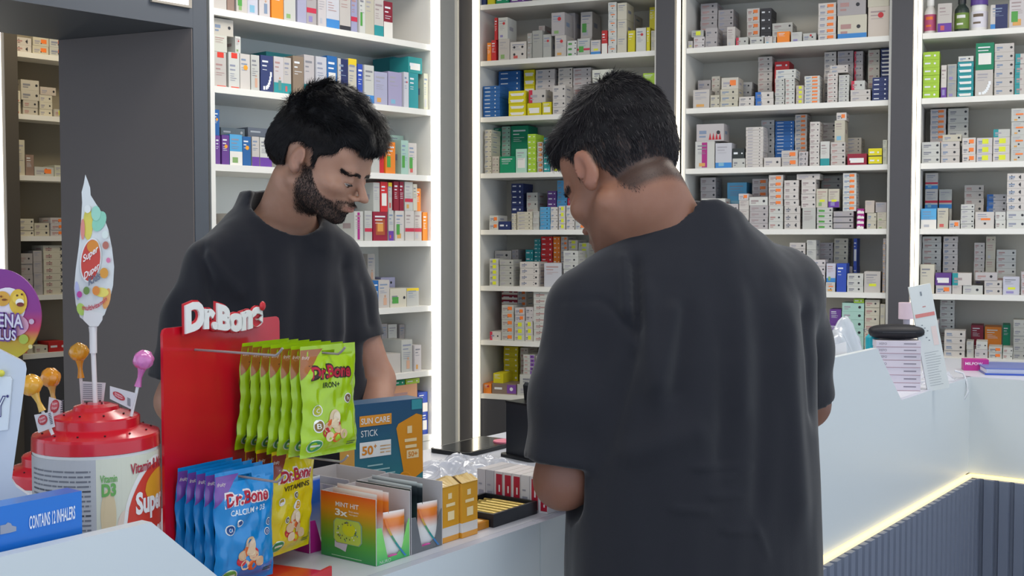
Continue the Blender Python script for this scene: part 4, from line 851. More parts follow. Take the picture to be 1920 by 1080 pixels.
headR = dict(lz=.90, R=RR, c=cR, s=scR, prims=head_prims(1.06, .90))
def napeR(L_):
    x, y, z = L_.T; zl = interp(y, [(-.12, -.060), (-.06, -.068), (-.035, -.040), (-.022, .012), (.01, .022), (.02, -.004), (.03, .0), (.04, .028)])
    return np.clip((z-zl)/.012, 0, 1)*np.clip((.03-y)/.01, 0, 1)
def pigR(L_):
    x, y, z = L_.T; ear = (np.abs(x) > .078)
    st = np.clip((-.03-z)/.02, 0, 1)*np.clip((y-.0)/.02, 0, 1)*.28
    return np.stack([mouth_pig(L_)*.7+ear*.22, np.clip(napeR(L_)*.8*(1-ear)+st, 0, 1)], 1)
skinR = skinmat('skin_tan', '#976a54', '#94574c', '#1d1817')
axR = (axis((-.10, .04, .006), (.04, .40, .0035), (.40, .58, .007)), axis((1.66, 1.72, .01), (1.72, 2.08, .0035), (2.08, 2.42, .0055)), axis((0, .94, .014), (.94, 1.10, .006), (1.10, 1.36, .009), (1.36, 1.74, .0035)))
rootR, bmR, *hR = person('person with short greying hair seen from behind in black t-shirt, standing at the counter', offR, headR, bodyR, None, pigR, skinR, axR)
RF = local_head(headR['prims']); VRh, QRh = RF.mesh(); NRh = normals(VRh, QRh)
zlR = [(-.15, -.040), (-.09, -.042), (-.05, -.022), (-.03, .026), (.0, .042), (.03, .036), (.045, .040), (.07, .060), (.13, .066)]
pR = [ell((0, -.016, .040), (.0800, .1035, .0890)), ell((0, -.045, .070), (.066, .066, .066)), ell((0, -.006, .080), (.066, .088, .055)), ell((-.005, .055, .085), (.060, .044, .034)), ell((-.01, .082, .085), (.042, .026, .020))]
VC, QC, NC = hair_cap(zlR, pR, (-.11, .11, -.15, .15, -.10, .17), rag=.002, seedo=1)
jit = np.array([mnoise.noise(Vector(v)*60)*.004+mnoise.noise(Vector(v)*150)*.002 for v in VC]); VCd = VC-NC*.005+NC*jit[:, None]
hmR = hair_mat('greying_hair', '#272327', rough=.6, streak='#5f5b5a')
Vh = [to_world(VCd, *hR)]; Qh = [QC]; nb = len(VCd)
rt = sample_roots(VCd, QC, lambda C: (C[:, 2] > -.2)*1.0, 17000, 5); nr = nrm_at(VCd, NC, rt)
top = np.clip((rt[:, 2]-.05)/.05, 0, 1)[:, None]; fl = top*np.array([-.2, .8, .15])+(1-top)*np.array([0, .10, -1.0])
back = np.clip((-rt[:, 1]-.02)/.05, 0, 1)[:, None]; fl = fl*(1-back)+back*np.array([0.05, -.25, -1.0])
fl = fl+.5*np.stack([[mnoise.noise(Vector((*p[:2], 3.1+p[2]))*30) for p in rt], [mnoise.noise(Vector((*p[:2], 9.7+p[2]))*30) for p in rt], [0*p[0] for p in rt]], 1)
ln = .007+.016*top[:, 0]*(1-back[:, 0]*.5)+.004
V, Q = strands(rt-nr*.001, nr, fl, ln, .00050, 4, grav=.05, curl=.2, seed=12, lift=.28+.25*top[:, 0]*(1-back[:, 0]*.6), jit=.14); Vh.append(to_world(V, *hR)); Qh.append(Q+nb); nb += len(V)
rt = sample_roots(bmR[2], bmR[1], lambda C: napeR(C)*(np.abs(C[:, 0]) < .074)*(C[:, 1] > -.13)*(C[:, 2] < .12), 14000, 15); nr = nrm_at(VRh, NRh, rt); fl = np.tile([0, -.1, -1.0], (len(rt), 1))
ln = .003+.007*np.clip((rt[:, 2]+.06)/.06, 0, 1)
V, Q = strands(rt, nr, fl, ln, .0004, 3, grav=.1, curl=.2, seed=13, lift=.35, jit=.16); Vh.append(to_world(V, *hR)); Qh.append(Q+nb)
np_mesh('hair', np.concatenate(Vh), np.concatenate(Qh), [hmR, M_cap], rootR, mi=np.concatenate([np.ones(len(Qh[0]), int)]+[np.zeros(len(q), int) for q in Qh[1:]]))
eyes_brows(rootR, *hR, None); brows(rootR, VRh, NRh, *hR, hmR, 200)
# his shirt
F = Field(np.arange(-.02, .60, .0055), np.arange(1.66, 2.16, .0055), np.arange(.86, 1.60, .0055))
zs_ = [.862, .97, 1.12, 1.26, 1.34, 1.395, 1.44, 1.475, 1.51]
F.add(*loft(zs_, [.292, .290, .290, .292, .292, .290, .286, .278, .270], [1.855, 1.86, 1.868, 1.885, 1.90, 1.905, 1.905, 1.90, 1.90], [.210, .208, .203, .200, .196, .168, .124, .098, .090], [.140, .140, .142, .146, .140, .125, .105, .09, .08], math.radians(15), 2.4), .02)
F.add(*cone(nbR+[0, -.01, -.035], sLr+[.0, 0, 0], .082, .068), .05); F.add(*cone(nbR+[0, -.01, -.050], sRr, .080, .068), .05)
sleeve(F, [sLr+[-.002, 0, -.01], np.array([.094, 1.815, 1.20]), np.array([.082, 1.808, 1.100])], [.070, .066, .058], 0, None, None)
sleeve(F, [sRr+[.0, 0, -.01], np.array([.478, 1.995, 1.26]), np.array([.492, 2.022, 1.172])], [.070, .064, .060], 0, None, None)
ncR = RR@(np.array([0, -.04, -.05])*scR)+cR
nk = cone(nbR+[.0, .012, .0], ncR+[0, 0.01, .02], .066, .072); F.add(nk[0], nk[1], nk[2], .010, 's')
F.F = np.maximum(F.F, (F.z-1.514)[None, None, :]-np.minimum((F.x[:, None, None]-.29)*.38, 0)+np.maximum((F.x[:, None, None]-.315)*.5, 0))
wb = lambda px, py, Y=1.72: np.array(at(px, py, Y))
folds = [(wb(1190, 470, 1.77), wb(1200, 640, 1.73), .009, -.013), (wb(1175, 470, 1.77), wb(1180, 600, 1.74), .011, .009), (wb(1215, 520, 1.75), wb(1225, 760, 1.73), .014, .006), (wb(1270, 560, 1.73), wb(1235, 740, 1.73), .014, .008), (wb(1300, 560), wb(1265, 760), .014, -.006),
         (wb(1370, 620), wb(1355, 900), .016, -.006), (wb(1400, 520), wb(1395, 800), .016, .006), (wb(1440, 600, 1.75), wb(1425, 1000, 1.73), .018, -.006), (wb(1480, 560, 1.78), wb(1500, 1000, 1.78), .018, .007), (wb(1515, 560, 1.83), wb(1528, 800, 1.83), .012, -.009),
         (wb(1045, 565, 1.82), wb(1130, 560, 1.78), .006, -.004), (wb(1130, 560, 1.78), wb(1195, 630, 1.76), .006, -.005), (wb(1190, 640, 1.76), wb(1130, 860, 1.80), .012, -.010),
         (wb(1160, 860), wb(1330, 800), .02, .006), (wb(1290, 875), wb(1425, 880), .004, .003), (wb(1360, 905), wb(1430, 880), .004, .003), (wb(1350, 995), wb(1440, 1005), .005, .0035), (wb(1420, 985), wb(1450, 1060), .006, .003), (wb(1320, 930), wb(1410, 935), .004, .0025), (wb(1420, 865), wb(1460, 850), .004, .003), (wb(1250, 950), wb(1340, 960), .006, .003)]
shirt_mesh(rootR, F, offR, folds, .0024, seed=4)
feetR = [((.29+s*.09, 1.865+s*.024, .86), (.29+s*.10, 1.87+s*.02, .48), (.29+s*.11, 1.85+s*.02, .09)) for s in (-1, 1)]
trousers(rootR, offR, (.29, 1.865), math.radians(15), feetR); shoes(rootR, offR, feetR, np.array([-.26, .966, 0]))
# ------------------------------------------------------------------ the counter
M_lam = mat('#d3dadd', .35, name='white_laminate'); M_top = mat('#cdd0da', .3, name='counter_top'); M_edge = mat('#b9bccb', .4)
ZC = .97; ZL = .638
M_flute = mat('#747c8e', .45, name='fluted_panel'); LEDY = mat('#ffe6ae', .5, emit=.8, name='led_yellow')
def flutes(x0, x1, y, n):
    pts = []; w = (x1-x0)/n
    for i in range(n):
        a = x0+i*w; pts += [(a, y), (a+w*.10, y), (a+w*.22, y-.016), (a+w*.80, y-.016), (a+w*.92, y)]
    return pts+[(x1, y), (x1, y+.02), (x0, y+.02)]
def counter(fr, label, x0, x1, seams, w=.58, topx1=None, fl0=None, fl1=None):
    t = thing('counter', label, 'counter', fr.pt(0, 0, 0), fr.a)
    mb = MB(); mb.box(x0, topx1 or x1, .0, w, ZC-.03, ZC, M_top); mb.build('countertop', t)
    ss = [x0]+seams+[x1]
    for a, b in zip(ss[:-1], ss[1:]):
        mb = MB(); mb.box(a+.001, b-.001, -.018, -.0005, ZL, ZC, M_lam, {1: M_edge}); mb.build('front_panel', t)
    mb = MB(); mb.box(x0, x1, .002, .02, .02, ZC-.031, M_lam); mb.build('carcass_front', t)
    mb = MB(); mb.box(x0, topx1 or x1, w-.02, w, .0, ZC-.031, M_lam); mb.build('carcass_back', t)
    mb = MB(); mb.prism(flutes(fl0 or x0, fl1 or x1, -.038, max(1, round(((fl1 or x1)-(fl0 or x0))/.05))), .02, ZL-.012, M_flute); mb.build('fluted_panel', t)
    mb = MB(); mb.box(fl0 or x0, fl1 or x1, -.036, -.001, ZL-.012, ZL-.004, LEDY); mb.build('led_strip', t)
    return t
ctA = counter(FC, 'long white counter with fluted grey base, running from the front left to the corner', -2.2, 2.487, [-.1], topx1=2.487+.58, fl1=2.448)
ctD = counter(FD, 'white counter wing turned towards the viewer at the right edge', .0, 1.6, [], fl0=.0185)
q1, q2, q3, q4 = FC.hit(284, 979, -.018), FC.hit(410, 1082, -.018), FC.hit(1645, 653, -.018), FC.hit(1690, 750, -.018)
def low(a, b): return a[0]+(b[0]-a[0])*(a[1]-ZC)/(a[1]-b[1])
for pts in ([(-2.2, ZC), (-2.2, q1[1]), q1, (low(q1, q2), ZC)], [(.62, ZC), (.80, q3[1]), q3, (low(q3, q4), ZC)]):
    mb = MB(); mb.prism(pts, -.018, -.0005, M_lam, 'xz'); mb.build('raised_panel', ctA)
# the wing is a second carcass: keep the join clean
# ------------------------------------------------------------------ goods on the counter
def C(x, y, z=ZC): return FC.pt(x, y, z+.0004)
def side_maps(w, d, h):
    f = plane_map((-w/2, -.0006, 0), (1, 0, 0), (0, 0, 1)); r = plane_map((w/2+.0006, 0, 0), (0, 1, 0), (0, 0, 1)); l = plane_map((-w/2-.0006, d, 0), (0, -1, 0), (0, 0, 1)); return f, r, l
P_ = lambda c, r=.45: mat(c, r)
# sunscreen show card box
p0 = at(665, 900, 2.02); p1 = at(793, 900, 2.11); w = (p1-p0).xy.length; ang = math.atan2(p1.y-p0.y, p1.x-p0.x)
h = at(668, 760, 2.02).z-ZC; t = thing('display_box', 'blue and orange sun care stick display box beside the green sachets', 'box', ((p0.x+p1.x)/2, (p0.y+p1.y)/2, ZC+.0004), ang)
mb = MB(); mb.box(-w/2, w/2, 0, .05, 0, h, ramp_mat('suncare_print', [(0, '#4f9a9a'), (.35, '#2f7585'), (.8, '#2b5878'), (1, '#2a5478')], 2), {4: mat('#d9a040', .5)}); mb.build('carton', t)
f = plane_map((-w/2, -.0008, 0), (1, 0, 0), (0, 0, 1)); f2 = plane_map((-w/2, -.0014, 0), (1, 0, 0), (0, 0, 1)); f3 = plane_map((-w/2, -.0019, 0), (1, 0, 0), (0, 0, 1)); wh = P_('#e8ecec')
mb = MB()
grid_decal(mb, f, w*.07, w*.53, h*.79, h*.89, P_('#e39a38')); letter(mb, 'SUN CARE', f2, w*.09, w*.50, h*.812, h*.868, wh, .012)
letter(mb, 'STICK', f, w*.09, w*.33, h*.695, h*.755, wh)
grid_decal(mb, f, w*.07, w*.52, h*.50, h*.645, wh); letter(mb, '50', f2, w*.10, w*.26, h*.525, h*.61, P_('#d98a2a'), .03); letter(mb, '+', f2, w*.27, w*.31, h*.58, h*.62, P_('#d98a2a'), .02)
for i in range(3): grid_decal(mb, f2, w*.36, w*(.42+.02*i), h*(.53+.03*i), h*(.54+.03*i), P_('#c9a06a')); grid_decal(mb, f2, w*.44, w*.51, h*(.53+.03*i), h*(.54+.03*i), P_('#d9b58a'))
for i, (a, b) in enumerate(((.18, .40), (.18, .50), (.18, .58), (.18, .45), (.18, .38), (.18, .42), (.10, .5))): grid_decal(mb, f, w*a, w*b, h*(.415-.045*i), h*(.428-.045*i), P_('#9cc3c8'))
for z_ in (.39, .27): poly_decal(mb, f, ellipse(w*.12, h*z_, w*.022, h*.02), P_('#8ab6bc'))
poly_decal(mb, f, [(w*.60, h*.74), (w*.63, h*.78), (w*.90, h*.86), (w*.985, h*.84), (w*.999, h*.30), (w*.80, h*.22), (w*.72, h*.26)], P_('#dc9322'))
for i in range(2): grid_decal(mb, f2, w*(.72+.01*i), w*(.90), h*(.60-.06*i), h*(.63-.06*i), P_('#f0d9a8'))
grid_decal(mb, f2, w*.76, w*.83, h*.68, h*.75, P_('#f0d9a8')); grid_decal(mb, f2, w*.75, w*.93, h*.44, h*.52, P_('#f0d9a8')); letter(mb, '50+', f3, w*.77, w*.91, h*.455, h*.505, P_('#d98a2a'), .02)
poly_decal(mb, f2, ellipse(w*.72, h*.22, w*.115, h*.105), P_('#e39a28')); poly_decal(mb, f3, ellipse(w*.72, h*.22, w*.10, h*.09), P_('#d38a1c')); letter(mb, 'SPF', plane_map((-w/2, -.0022, 0), (1, 0, 0), (0, 0, 1)), w*.66, w*.78, h*.225, h*.255, P_('#f5e3bd')); letter(mb, '50+', plane_map((-w/2, -.0022, 0), (1, 0, 0), (0, 0, 1)), w*.67, w*.78, h*.18, h*.212, P_('#f5e3bd'))
poly_decal(mb, f2, [(w*.80, h*.12), (w*.93, h*.24), (w*.999, h*.2), (w*.999, h*.02), (w*.86, h*.02)], P_('#c9c6c2')); poly_decal(mb, f3, [(w*.88, h*.04), (w*.90, h*.16), (w*.999, h*.18), (w*.999, h*.04)], P_('#d98f26'))
grid_decal(mb, f, w*.83, w*.985, h*.90, h*.995, P_('#3f9aa6'))
mb.build('print', t)
# grey dividing tray boxes for sachets along the counter edge
def tray(x0, x1, y0, y1, h, label, front, edge, left=None, hb=None, rightcut=True):
    t = thing('display_tray', label, 'tray', C((x0+x1)/2, y0), FC.a, 'cardboard display trays by the counter edge'); w = x1-x0; d = y1-y0; th = .0016; hb = hb or h; g = P_('#c3bcbb', .55)
    mb = MB(); mb.box(-w/2+th, w/2-th, th, d-th, 0, th, g); mb.build('floor_panel', t)
    mb = MB(); mb.box(-w/2, -w/2+th, 0, d, 0, h, g, {4: front, 1: g}); mb.build('front_panel', t)
    mb = MB(); mb.box(w/2-th, w/2, 0, d, 0, hb, g); mb.build('divider', t)
    mb = MB(); mb.box(-w/2+th, w/2-th, d-th, d, 0, h, g); mb.build('back_panel', t)
    # low cut-away side towards the customer
    mb = MB(); mb.prism([(-w/2+th, 0), (w/2-th, 0), (w/2-th, h*.58), (w/2-th-w*.06, h*.50), (w/2-w*.22, h*.16), (w/2-w*.40, h*.07), (-w/2+w*.34, h*.07), (-w/2+w*.20, h*.45), (-w/2+w*.16, h*.55), (-w/2+th, h*.56)], 0, th, edge, 'xz'); mb.build('side_panel', t)
    return t, w, d
gr1 = ramp_mat('tray_print_orange_green', [(0, '#2f8a4a'), (.25, '#4f9a35'), (.5, '#8f9a20'), (.75, '#d98a1c'), (1, '#e0551c')], 2)
t1, w, d = tray(-.461, -.386, .021, .134, .098, 'orange and green MINT HIT display tray at the counter edge', gr1, ramp_mat('tray_edge_green', [(0, '#3fae62'), (.4, '#7fd16a'), (1, '#8fe07a')], 2))
h = .098; fm = plane_map((-w/2-.0006, d, 0), (0, -1, 0), (0, 0, 1)); fm2 = plane_map((-w/2-.0011, d, 0), (0, -1, 0), (0, 0, 1)); fm3 = plane_map((-w/2-.0015, d, 0), (0, -1, 0), (0, 0, 1)); mb = MB(); wt = P_('#ece9e2')
letter(mb, 'MINT HIT', fm, d*.28, d*.70, h*.80, h*.87, wt, .01); letter(mb, '3x', fm, d*.27, d*.50, h*.66, h*.765, wt, .03)
letter(mb, 'first taste', fm, d*.52, d*.70, h*.735, h*.765, wt); letter(mb, 'longer', fm, d*.53, d*.69, h*.69, h*.715, wt)
rr = lambda x0, x1, y0, y1, q: [(x0+q, y0), (x1-q, y0), (x1, y0+q), (x1, y1-q), (x1-q, y1), (x0+q, y1), (x0, y1-q), (x0, y0+q)]
poly_decal(mb, fm, rr(d*.24, d*.76, h*.24, h*.62, .006), P_('#8fae8a')); poly_decal(mb, fm2, rr(d*.26, d*.74, h*.25, h*.61, .005), P_('#b9c84a')); poly_decal(mb, fm3, ellipse(d*.53, h*.47, d*.12, h*.10), P_('#cfcf20'))
poly_decal(mb, fm, [(d*.26, h*.27), (d*.50, h*.26), (d*.46, h*.12), (d*.36, h*.15), (d*.26, h*.17)], P_('#c9bcc4'))
rg = random.Random(3)
for i in range(34):
    a = rg.uniform(0, 6.28); x, y = d*(.50+.20*math.cos(a)*rg.uniform(.6, 1)), h*(.43+.15*math.sin(a)*rg.uniform(.6, 1)); poly_decal(mb, plane_map((-w/2-.0018-.00001*i, d, 0), (0, -1, 0), (0, 0, 1)), ellipse(x, y, .0011, .0013, 6), P_(rg.choice(['#3a5a3a', '#e4e8d8', '#5a7a9a', '#6a5a3a'])))
grid_decal(mb, fm, d*.20, d*.75, h*.035, h*.045, P_('#b9d8b0')); mb.build('print', t1)
fr_ = plane_map((-w/2, -.0006, 0), (1, 0, 0), (0, 0, 1)); mb = MB(); letter(mb, 'NURO', fr_, w*.10, w*.42, h*.012, h*.06, P_('#c9d8c9')); mb.build('lettering', t1)
dk = P_('#3f4a45'); t2, w, d = tray(-.3845, -.310, .021, .134, .100, 'grey display tray with dark edge behind the orange and green tray', dk, P_('#6c6f72'))
def sachet(parent_label, x, y, rot, w, h, cols, label, zc=ZC+.002, tilt=0, group='mint sachets in the display trays'):
    o = thing('sachet', label, 'sachet', C(x, y, zc), FC.a+rot, group); o.rotation_euler = (tilt, 0, FC.a+rot)
    mb = MB(); n = 10; vs = []; 
    for s in (-1, 1):
        for j in range(n+1):
            for i in range(n+1):
                u, v = i/n, j/n; b = .006*(math.sin(math.pi*u)*math.sin(math.pi*v))**.6; vs.append((w*(u-.5), s*b-.0, h*v))
    m_ = (n+1)**2; fs = [(j*(n+1)+i, j*(n+1)+i+1, (j+1)*(n+1)+i+1, (j+1)*(n+1)+i) for j in range(n) for i in range(n)]
    mb.add(vs[:m_], fs, cols[0], True); mb.add(vs[m_:], [q[::-1] for q in fs], cols[1], True); return mb.build('pouch', o), o
rb = ramp_mat('sachet_print_orange', [(0, '#e8e6e4'), (.45, '#e6e2dc'), (.7, '#e07a3a'), (.85, '#e8862a'), (1, '#f0ede8')], 2, .25)
rb2 = ramp_mat('sachet_print_black', [(0, '#3b5a50'), (.8, '#20272b'), (.93, '#3c4448'), (1, '#dfe6e4')], 2, .25); rb3 = ramp_mat('sachet_print_blue', [(0, '#dfe6ee'), (.6, '#2f6fd0'), (.93, '#2a5fc8'), (1, '#e8ece8')], 2, .25)
def swoosh(ob, w, h, sgn=1):
    mb = MB(); cols = ['#e9854a', '#cfa24a', '#5a9a72', '#2f8f8f', '#3a78b0']
    for i in range(16):
        a0, a1 = i/16, (i+1)/16; f = lambda a, o: ((-.42+.84*a**1.5+o*.5)*w, -.0068, (.86-.84*a)*h*1.0)
        mb.add([f(a0, -.09), f(a0, .09), f(a1, .09), f(a1, -.09)], [(0, 3, 2, 1)], P_(cols[min(4, int(a0*5))]))
    mb.add([(w*x, -.0071, h*z) for x, z in ellipse(-.12, .07, .22, .035, 16)], [tuple(range(16))], P_('#e85aa8')); mb.build('print', ob)
for (x0_, cols, lab, nm) in ((-.461, (rb, rb), 'orange topped mint sachet in the orange and green display tray', 'o'), (-.3845, (rb2, rb2), 'black topped sachet in the grey display tray with dark edge', 'k')):
    for k in range(3):
        po, o = sachet('', x0_+.014+.011*k, .077, math.radians(-90+(k-1)*2), .094, (.100, .104, .099)[k], cols, lab+(', nearest the front panel', ', in the middle', ', furthest back')[k])
        if nm == 'k' and k == 2 or nm == 'o' and k == 2:
            mb = MB(); rq = random.Random(4)
            for i in range(14): a_, b_ = rq.uniform(-.36, .36)*.094, rq.uniform(.80, .90)*.099; mb.add([(a_-.003, -.0072, b_), (a_+.003, -.0072, b_+.001), (a_+.002, -.0072, b_+.004), (a_-.003, -.0072, b_+.003)], [(0, 1, 2, 3)], P_('#c9ced0' if nm == 'k' else '#f2b070'))
            mb.build('flecks', po)
    po, o = sachet('', x0_+.046, .029, math.radians(-14), .040, .070, (rb, rb), ('short rainbow striped sachet at the open side of the %s tray' % ('orange and green' if nm == 'o' else 'dark edged'))); swoosh(po, .042, .072)
# second line of trays further in
t3, w, d = tray(-.470, -.392, .150, .262, .088, 'magenta sided display tray behind the yellow sachets', P_('#a81c78'), P_('#a81c78'))
t4, w, d = tray(-.385, -.300, .150, .262, .098, 'plain grey display tray in front of the sun care box', P_('#b9b6bb'), P_('#b0adb2'))
po, o = sachet('', -.43, .20, .05, .066, .100, (rb3, rb3), 'blue sachet with white top edge in the magenta sided tray')
# golden sun stick packs shrink wrapped
for k, (x, y) in enumerate(((-.286, .024), (-.243, .020))):
    p = C(x, y); t = thing('stick_pack', ['golden sun stick pack with white base, the left one of two', 'golden sun stick pack with white base, the right one beside the black tray'][k], 'pack', p, FC.a, 'golden sun stick packs')
    mb = MB(); mb.box(-.020, .020, 0, .045, .0, .088, ramp_mat('goldpack', [(0, '#e0992c'), (.10, '#e0992c'), (.101, '#ded8d2'), (.27, '#ded8d2'), (.271, '#df9e2e'), (1, '#e2a63a')], 2, .25, coat=.6)); mb.build('carton', t)
    f = plane_map((-.02, -.0006, 0), (1, 0, 0), (0, 0, 1)); g = plane_map((-.0206, .045, 0), (0, -1, 0), (0, 0, 1)); mb = MB(); e_ = P_('#f3dca8')
    for q in (f, g):
        grid_decal(mb, q, .013, .022, .068, .077, e_); grid_decal(mb, q, .008, .030, .056, .061, e_); grid_decal(mb, q, .012, .028, .034, .048, e_); 
    mb.build('print', t)
    mb = MB(); vs = []
    rg = random.Random(k)
    for i in range(11):
        a = i/10; vs += [(-.021+.042*a, -.001, .0885), (-.021+.042*a, .018+rg.uniform(-.004, .004), .094+rg.uniform(-.002, .006)), (-.021+.042*a, .046, .0885)]
    mb.add(vs, [(i*3+q, i*3+3+q, i*3+4+q, i*3+1+q) for i in range(10) for q in (0, 1)], mat('#e9c98a', .08, coat=1, name='shrink_film'), False); mb.build('film', t)
p = C(-.195, .03); t = thing('stick_pack', 'flat golden sun stick pack lying beside the black tray', 'pack', p, FC.a)
mb = MB(); mb.box(-.022, .015, 0, .10, 0, .012, P_('#c98320', .3)); mb.box(-.015, .008, .005, .04, .012, .0124, P_('#e9c98a')); mb.build('carton', t)
# black tray of golden tubes
t = thing('tray', 'black open tray with golden tubes on the counter edge', 'tray', C(-.178, .022), FC.a); w, d, h = .125, .115, .022; bk = mat('#1e2026', .4)
mb = MB(); mb.box(0, w, 0, d, 0, .003, bk)
for a in ((0, w, 0, .005), (0, w, d-.005, d), (0, .005, .005, d-.005), (w-.005, w, .005, d-.005)): mb.box(*a, .003, h, bk)
mb.build('shell', t)
for i in range(7):
    tt = C(-.178+.0145+i*.016, .030, ZC+.0035+.0075)
    o = thing('tube', 'golden tube lying in the black tray, %s from the left' % ordn(i+1), 'tube', tt, FC.a, 'golden tubes in the black tray')
    mb = MB(); mb.tube([(0, .006, 0), (0, .078, 0)], .0072, mat('#c9ae58', .28, .4, name='gold_foil'), 14); mb.build('body', o)
    mb = MB(); mb.tube([(0, .078, 0), (0, .082, .0), (0, .096, .0)], [.0072, .0055, .0055], mat('#b59a45', .3, .4), 14); mb.build('cap', o)
# row of red and white cartons
for i in range(8):
    y = .150-.0195*i; x = -.047
    cx = ['#c9c4c6', '#b9b6ba', None, None, None, '#d6d2d2', None, None][i]
    t = thing('medicine_packet', ('%s upright packet, %s from the left behind the black tray' % ('grey white' if cx else 'red and white', ordn(i+1))), 'packet', C(x, y), FC.a, 'upright packets behind the black tray')
    wv = .0185; hh = .062
    mb = MB(); mb.box(0, .075, -wv/2, wv/2, 0, hh, P_(cx or '#d9d2d2')); mb.build('carton', t)
    mb = MB(); g = plane_map((-.0005, wv/2, 0), (0, -1, 0), (0, 0, 1)); g2 = plane_map((-.0009, wv/2, 0), (0, -1, 0), (0, 0, 1))
    if not cx:
        grid_decal(mb, g, wv*.22, wv*.95, .004, hh*.93, P_('#b01c34')); grid_decal(mb, g2, wv*.55, wv*.72, hh*.42, hh*.62, P_('#e6dede')); grid_decal(mb, g2, wv*.55, wv*.72, hh*.18, hh*.26, P_('#e6dede'))
    else: grid_decal(mb, g, wv*.2, wv*.8, hh*.2, hh*.4, P_('#9a98a2')); grid_decal(mb, g, wv*.2, wv*.6, hh*.55, hh*.6, P_('#9a98a2'))
    mb.build('print', t)
mb = MB(); mb.box(-.02, .0, -.02, .02, 0, .008, P_('#c03048')); tag(mb.build('leaflet_pack', loc=C(-.085, .140), rotz=FC.a), 'small flat red pack lying between grey packet and black tray', 'packet')
# crumpled clear bag
def film(name, x0, x1, y0, y1, amp, seed, m, label, cat, n=46, fr=FC, z0=ZC, peak=None, sm=False):
    V = []; 
    for j in range(n+1):
        for i in range(n+1):
            u, v = i/n, j/n; X = x0+(x1-x0)*u; Y = y0+(y1-y0)*v; e = min(1, 6*min(u, 1-u, v, 1-v)+.02)
            q = (1-abs(mnoise.noise(Vector((X*14+seed, Y*14, 0))))*2.2)*.9+(1-abs(mnoise.noise(Vector((X*38, Y*38+seed, 3))))*2)*.35+abs(mnoise.noise(Vector((X*90, Y*90, seed))))*.15
            z = amp*q*e
            if peak:
                for (pu, pv, ph, pw) in peak: z += ph*math.exp(-(((u-pu)**2+(v-pv)**2)/pw**2))*e
            wx = mnoise.noise(Vector((v*5, seed, 1)))*.03; wy = mnoise.noise(Vector((u*5, seed, 7)))*.03
            V.append((X+wx, Y+wy, .0008+z))
    mb = MB(); mb.add(V, [(j*(n+1)+i, j*(n+1)+i+1, (j+1)*(n+1)+i+1, (j+1)*(n+1)+i) for j in range(n) for i in range(n)], m, True)
    return tag(mb.build(name, loc=(fr.o.x, fr.o.y, z0), rotz=fr.a), label, cat)
M_film = mat('#e3e6f0', .12, coat=.8, name='plastic_film', alpha=.5)
film('plastic_bag', .03, .27, .26, .46, .020, 3, M_film, 'crumpled clear plastic bag lying on the counter beside the display box', 'bag', 60)
# phone and black tablet
t = thing('tablet', 'black glossy tablet lying on the counter near the far edge', 'tablet', C(.345, .50), FC.a+.02)
mb = MB(); mb.prism(rr(-.065, .135, -.055, .055, .008), 0, .009, mat('#1d2023', .35)); mb.build('body', t)
mb = MB(); mb.prism(rr(-.060, .130, -.050, .050, .005), .009, .0094, mat('#0b0d0f', .06)); mb.build('screen', t)
# card reader holder
t = thing('card_stand', 'tall black box stand on the counter beside the tablet', 'stand', C(.378, .338), FC.a+math.radians(-12)); bk = mat('#23262c', .35)
mb = MB(); mb.prism(rr(-.055, .055, -.055, .055, .01), 0, .006, mat('#1b1d20', .4)); mb.build('base', t)
mb = MB(); mb.box(-.042, .042, -.042, .042, .006, .118, bk, {5: P_('#5a6068')}); mb.box(-.043, .043, -.043, .043, .118, .122, mat('#17191c', .3)); mb.build('body', t)
mb = MB(); mb.prism([(-.010, .1225), (.012, .1225), (.002, .158), (-.008, .162), (-.014, .156)], -.018, .018, mat('#1c1f24', .35), 'xz'); mb.build('clip', t)
mb = MB(); mb.lathe([(0, 0), (.026, 0), (.028, .006), (.026, .012), (0, .013)], mat('#e07a92', .4), 24); pq = on_z(946, 836, ZC); o = mb.build('sponge', loc=(pq.x, pq.y, ZC+.0004), rotz=0); tag(o, 'round pink pad partly behind the tall black box stand', 'pad')
# ---------------- right end of the counter
bx = FC.pt(2.02, .10)
zz = ZC; r5 = random.Random(11)
for i in range(7):
    hh = (.0245, .0245, .024, .0225, .021, .0205, .020)[i]; w = .135
    t = thing('medicine_packet', 'flat pinkish white packet, %s in the stack under the black case' % ('bottom one' if i == 0 else ('top one' if i == 6 else ordn(i+1)+' up')), 'packet', FC.pt(1.955+r5.uniform(-.002, .002), .06, zz+.0003), math.radians(-8)+r5.uniform(-.02, .02), 'flat packets stacked under the black case')
    mb = MB(); mb.box(-w/2, w/2, 0, .10, 0, hh-.0006, P_('#dcd3dd')); mb.build('carton', t)
    mb = MB(); f = plane_map((-w/2, -.0005, 0), (1, 0, 0), (0, 0, 1)); letter(mb, ('RESIS', 'RESIS', 'VITAR', 'RESIS', 'VITAR', 'VITAR', 'RESIS')[i] if False else 'XEFO', f, w*.06, w*.24, hh*.35, hh*.68, P_('#77707f')); grid_decal(mb, f, w*.62, w*.9, hh*.45, hh*.6, P_('#8a8290')); grid_decal(mb, f, .0, w, 0.0004, .0012, P_('#b0657a'))
    mb.build('print', t); zz += hh
t = thing('glasses_case', 'black rounded case lying on top of the stack of flat packets', 'case', FC.pt(1.955, .055, zz+.0005), math.radians(-4))
mb = MB(); n = 26; prof = []
for i in range(n+1):
    a = math.pi*i/n; prof.append((max(.0005, .030*max(0, math.sin(a))**.55), -.085*math.cos(a)))
vs = []; 
for (r_, x) in prof:
    for k in range(20): q = 2*math.pi*k/20; vs.append((x, .05+r_*1.35*math.cos(q), .0245+.0245*(r_/.03)*math.sin(q)))
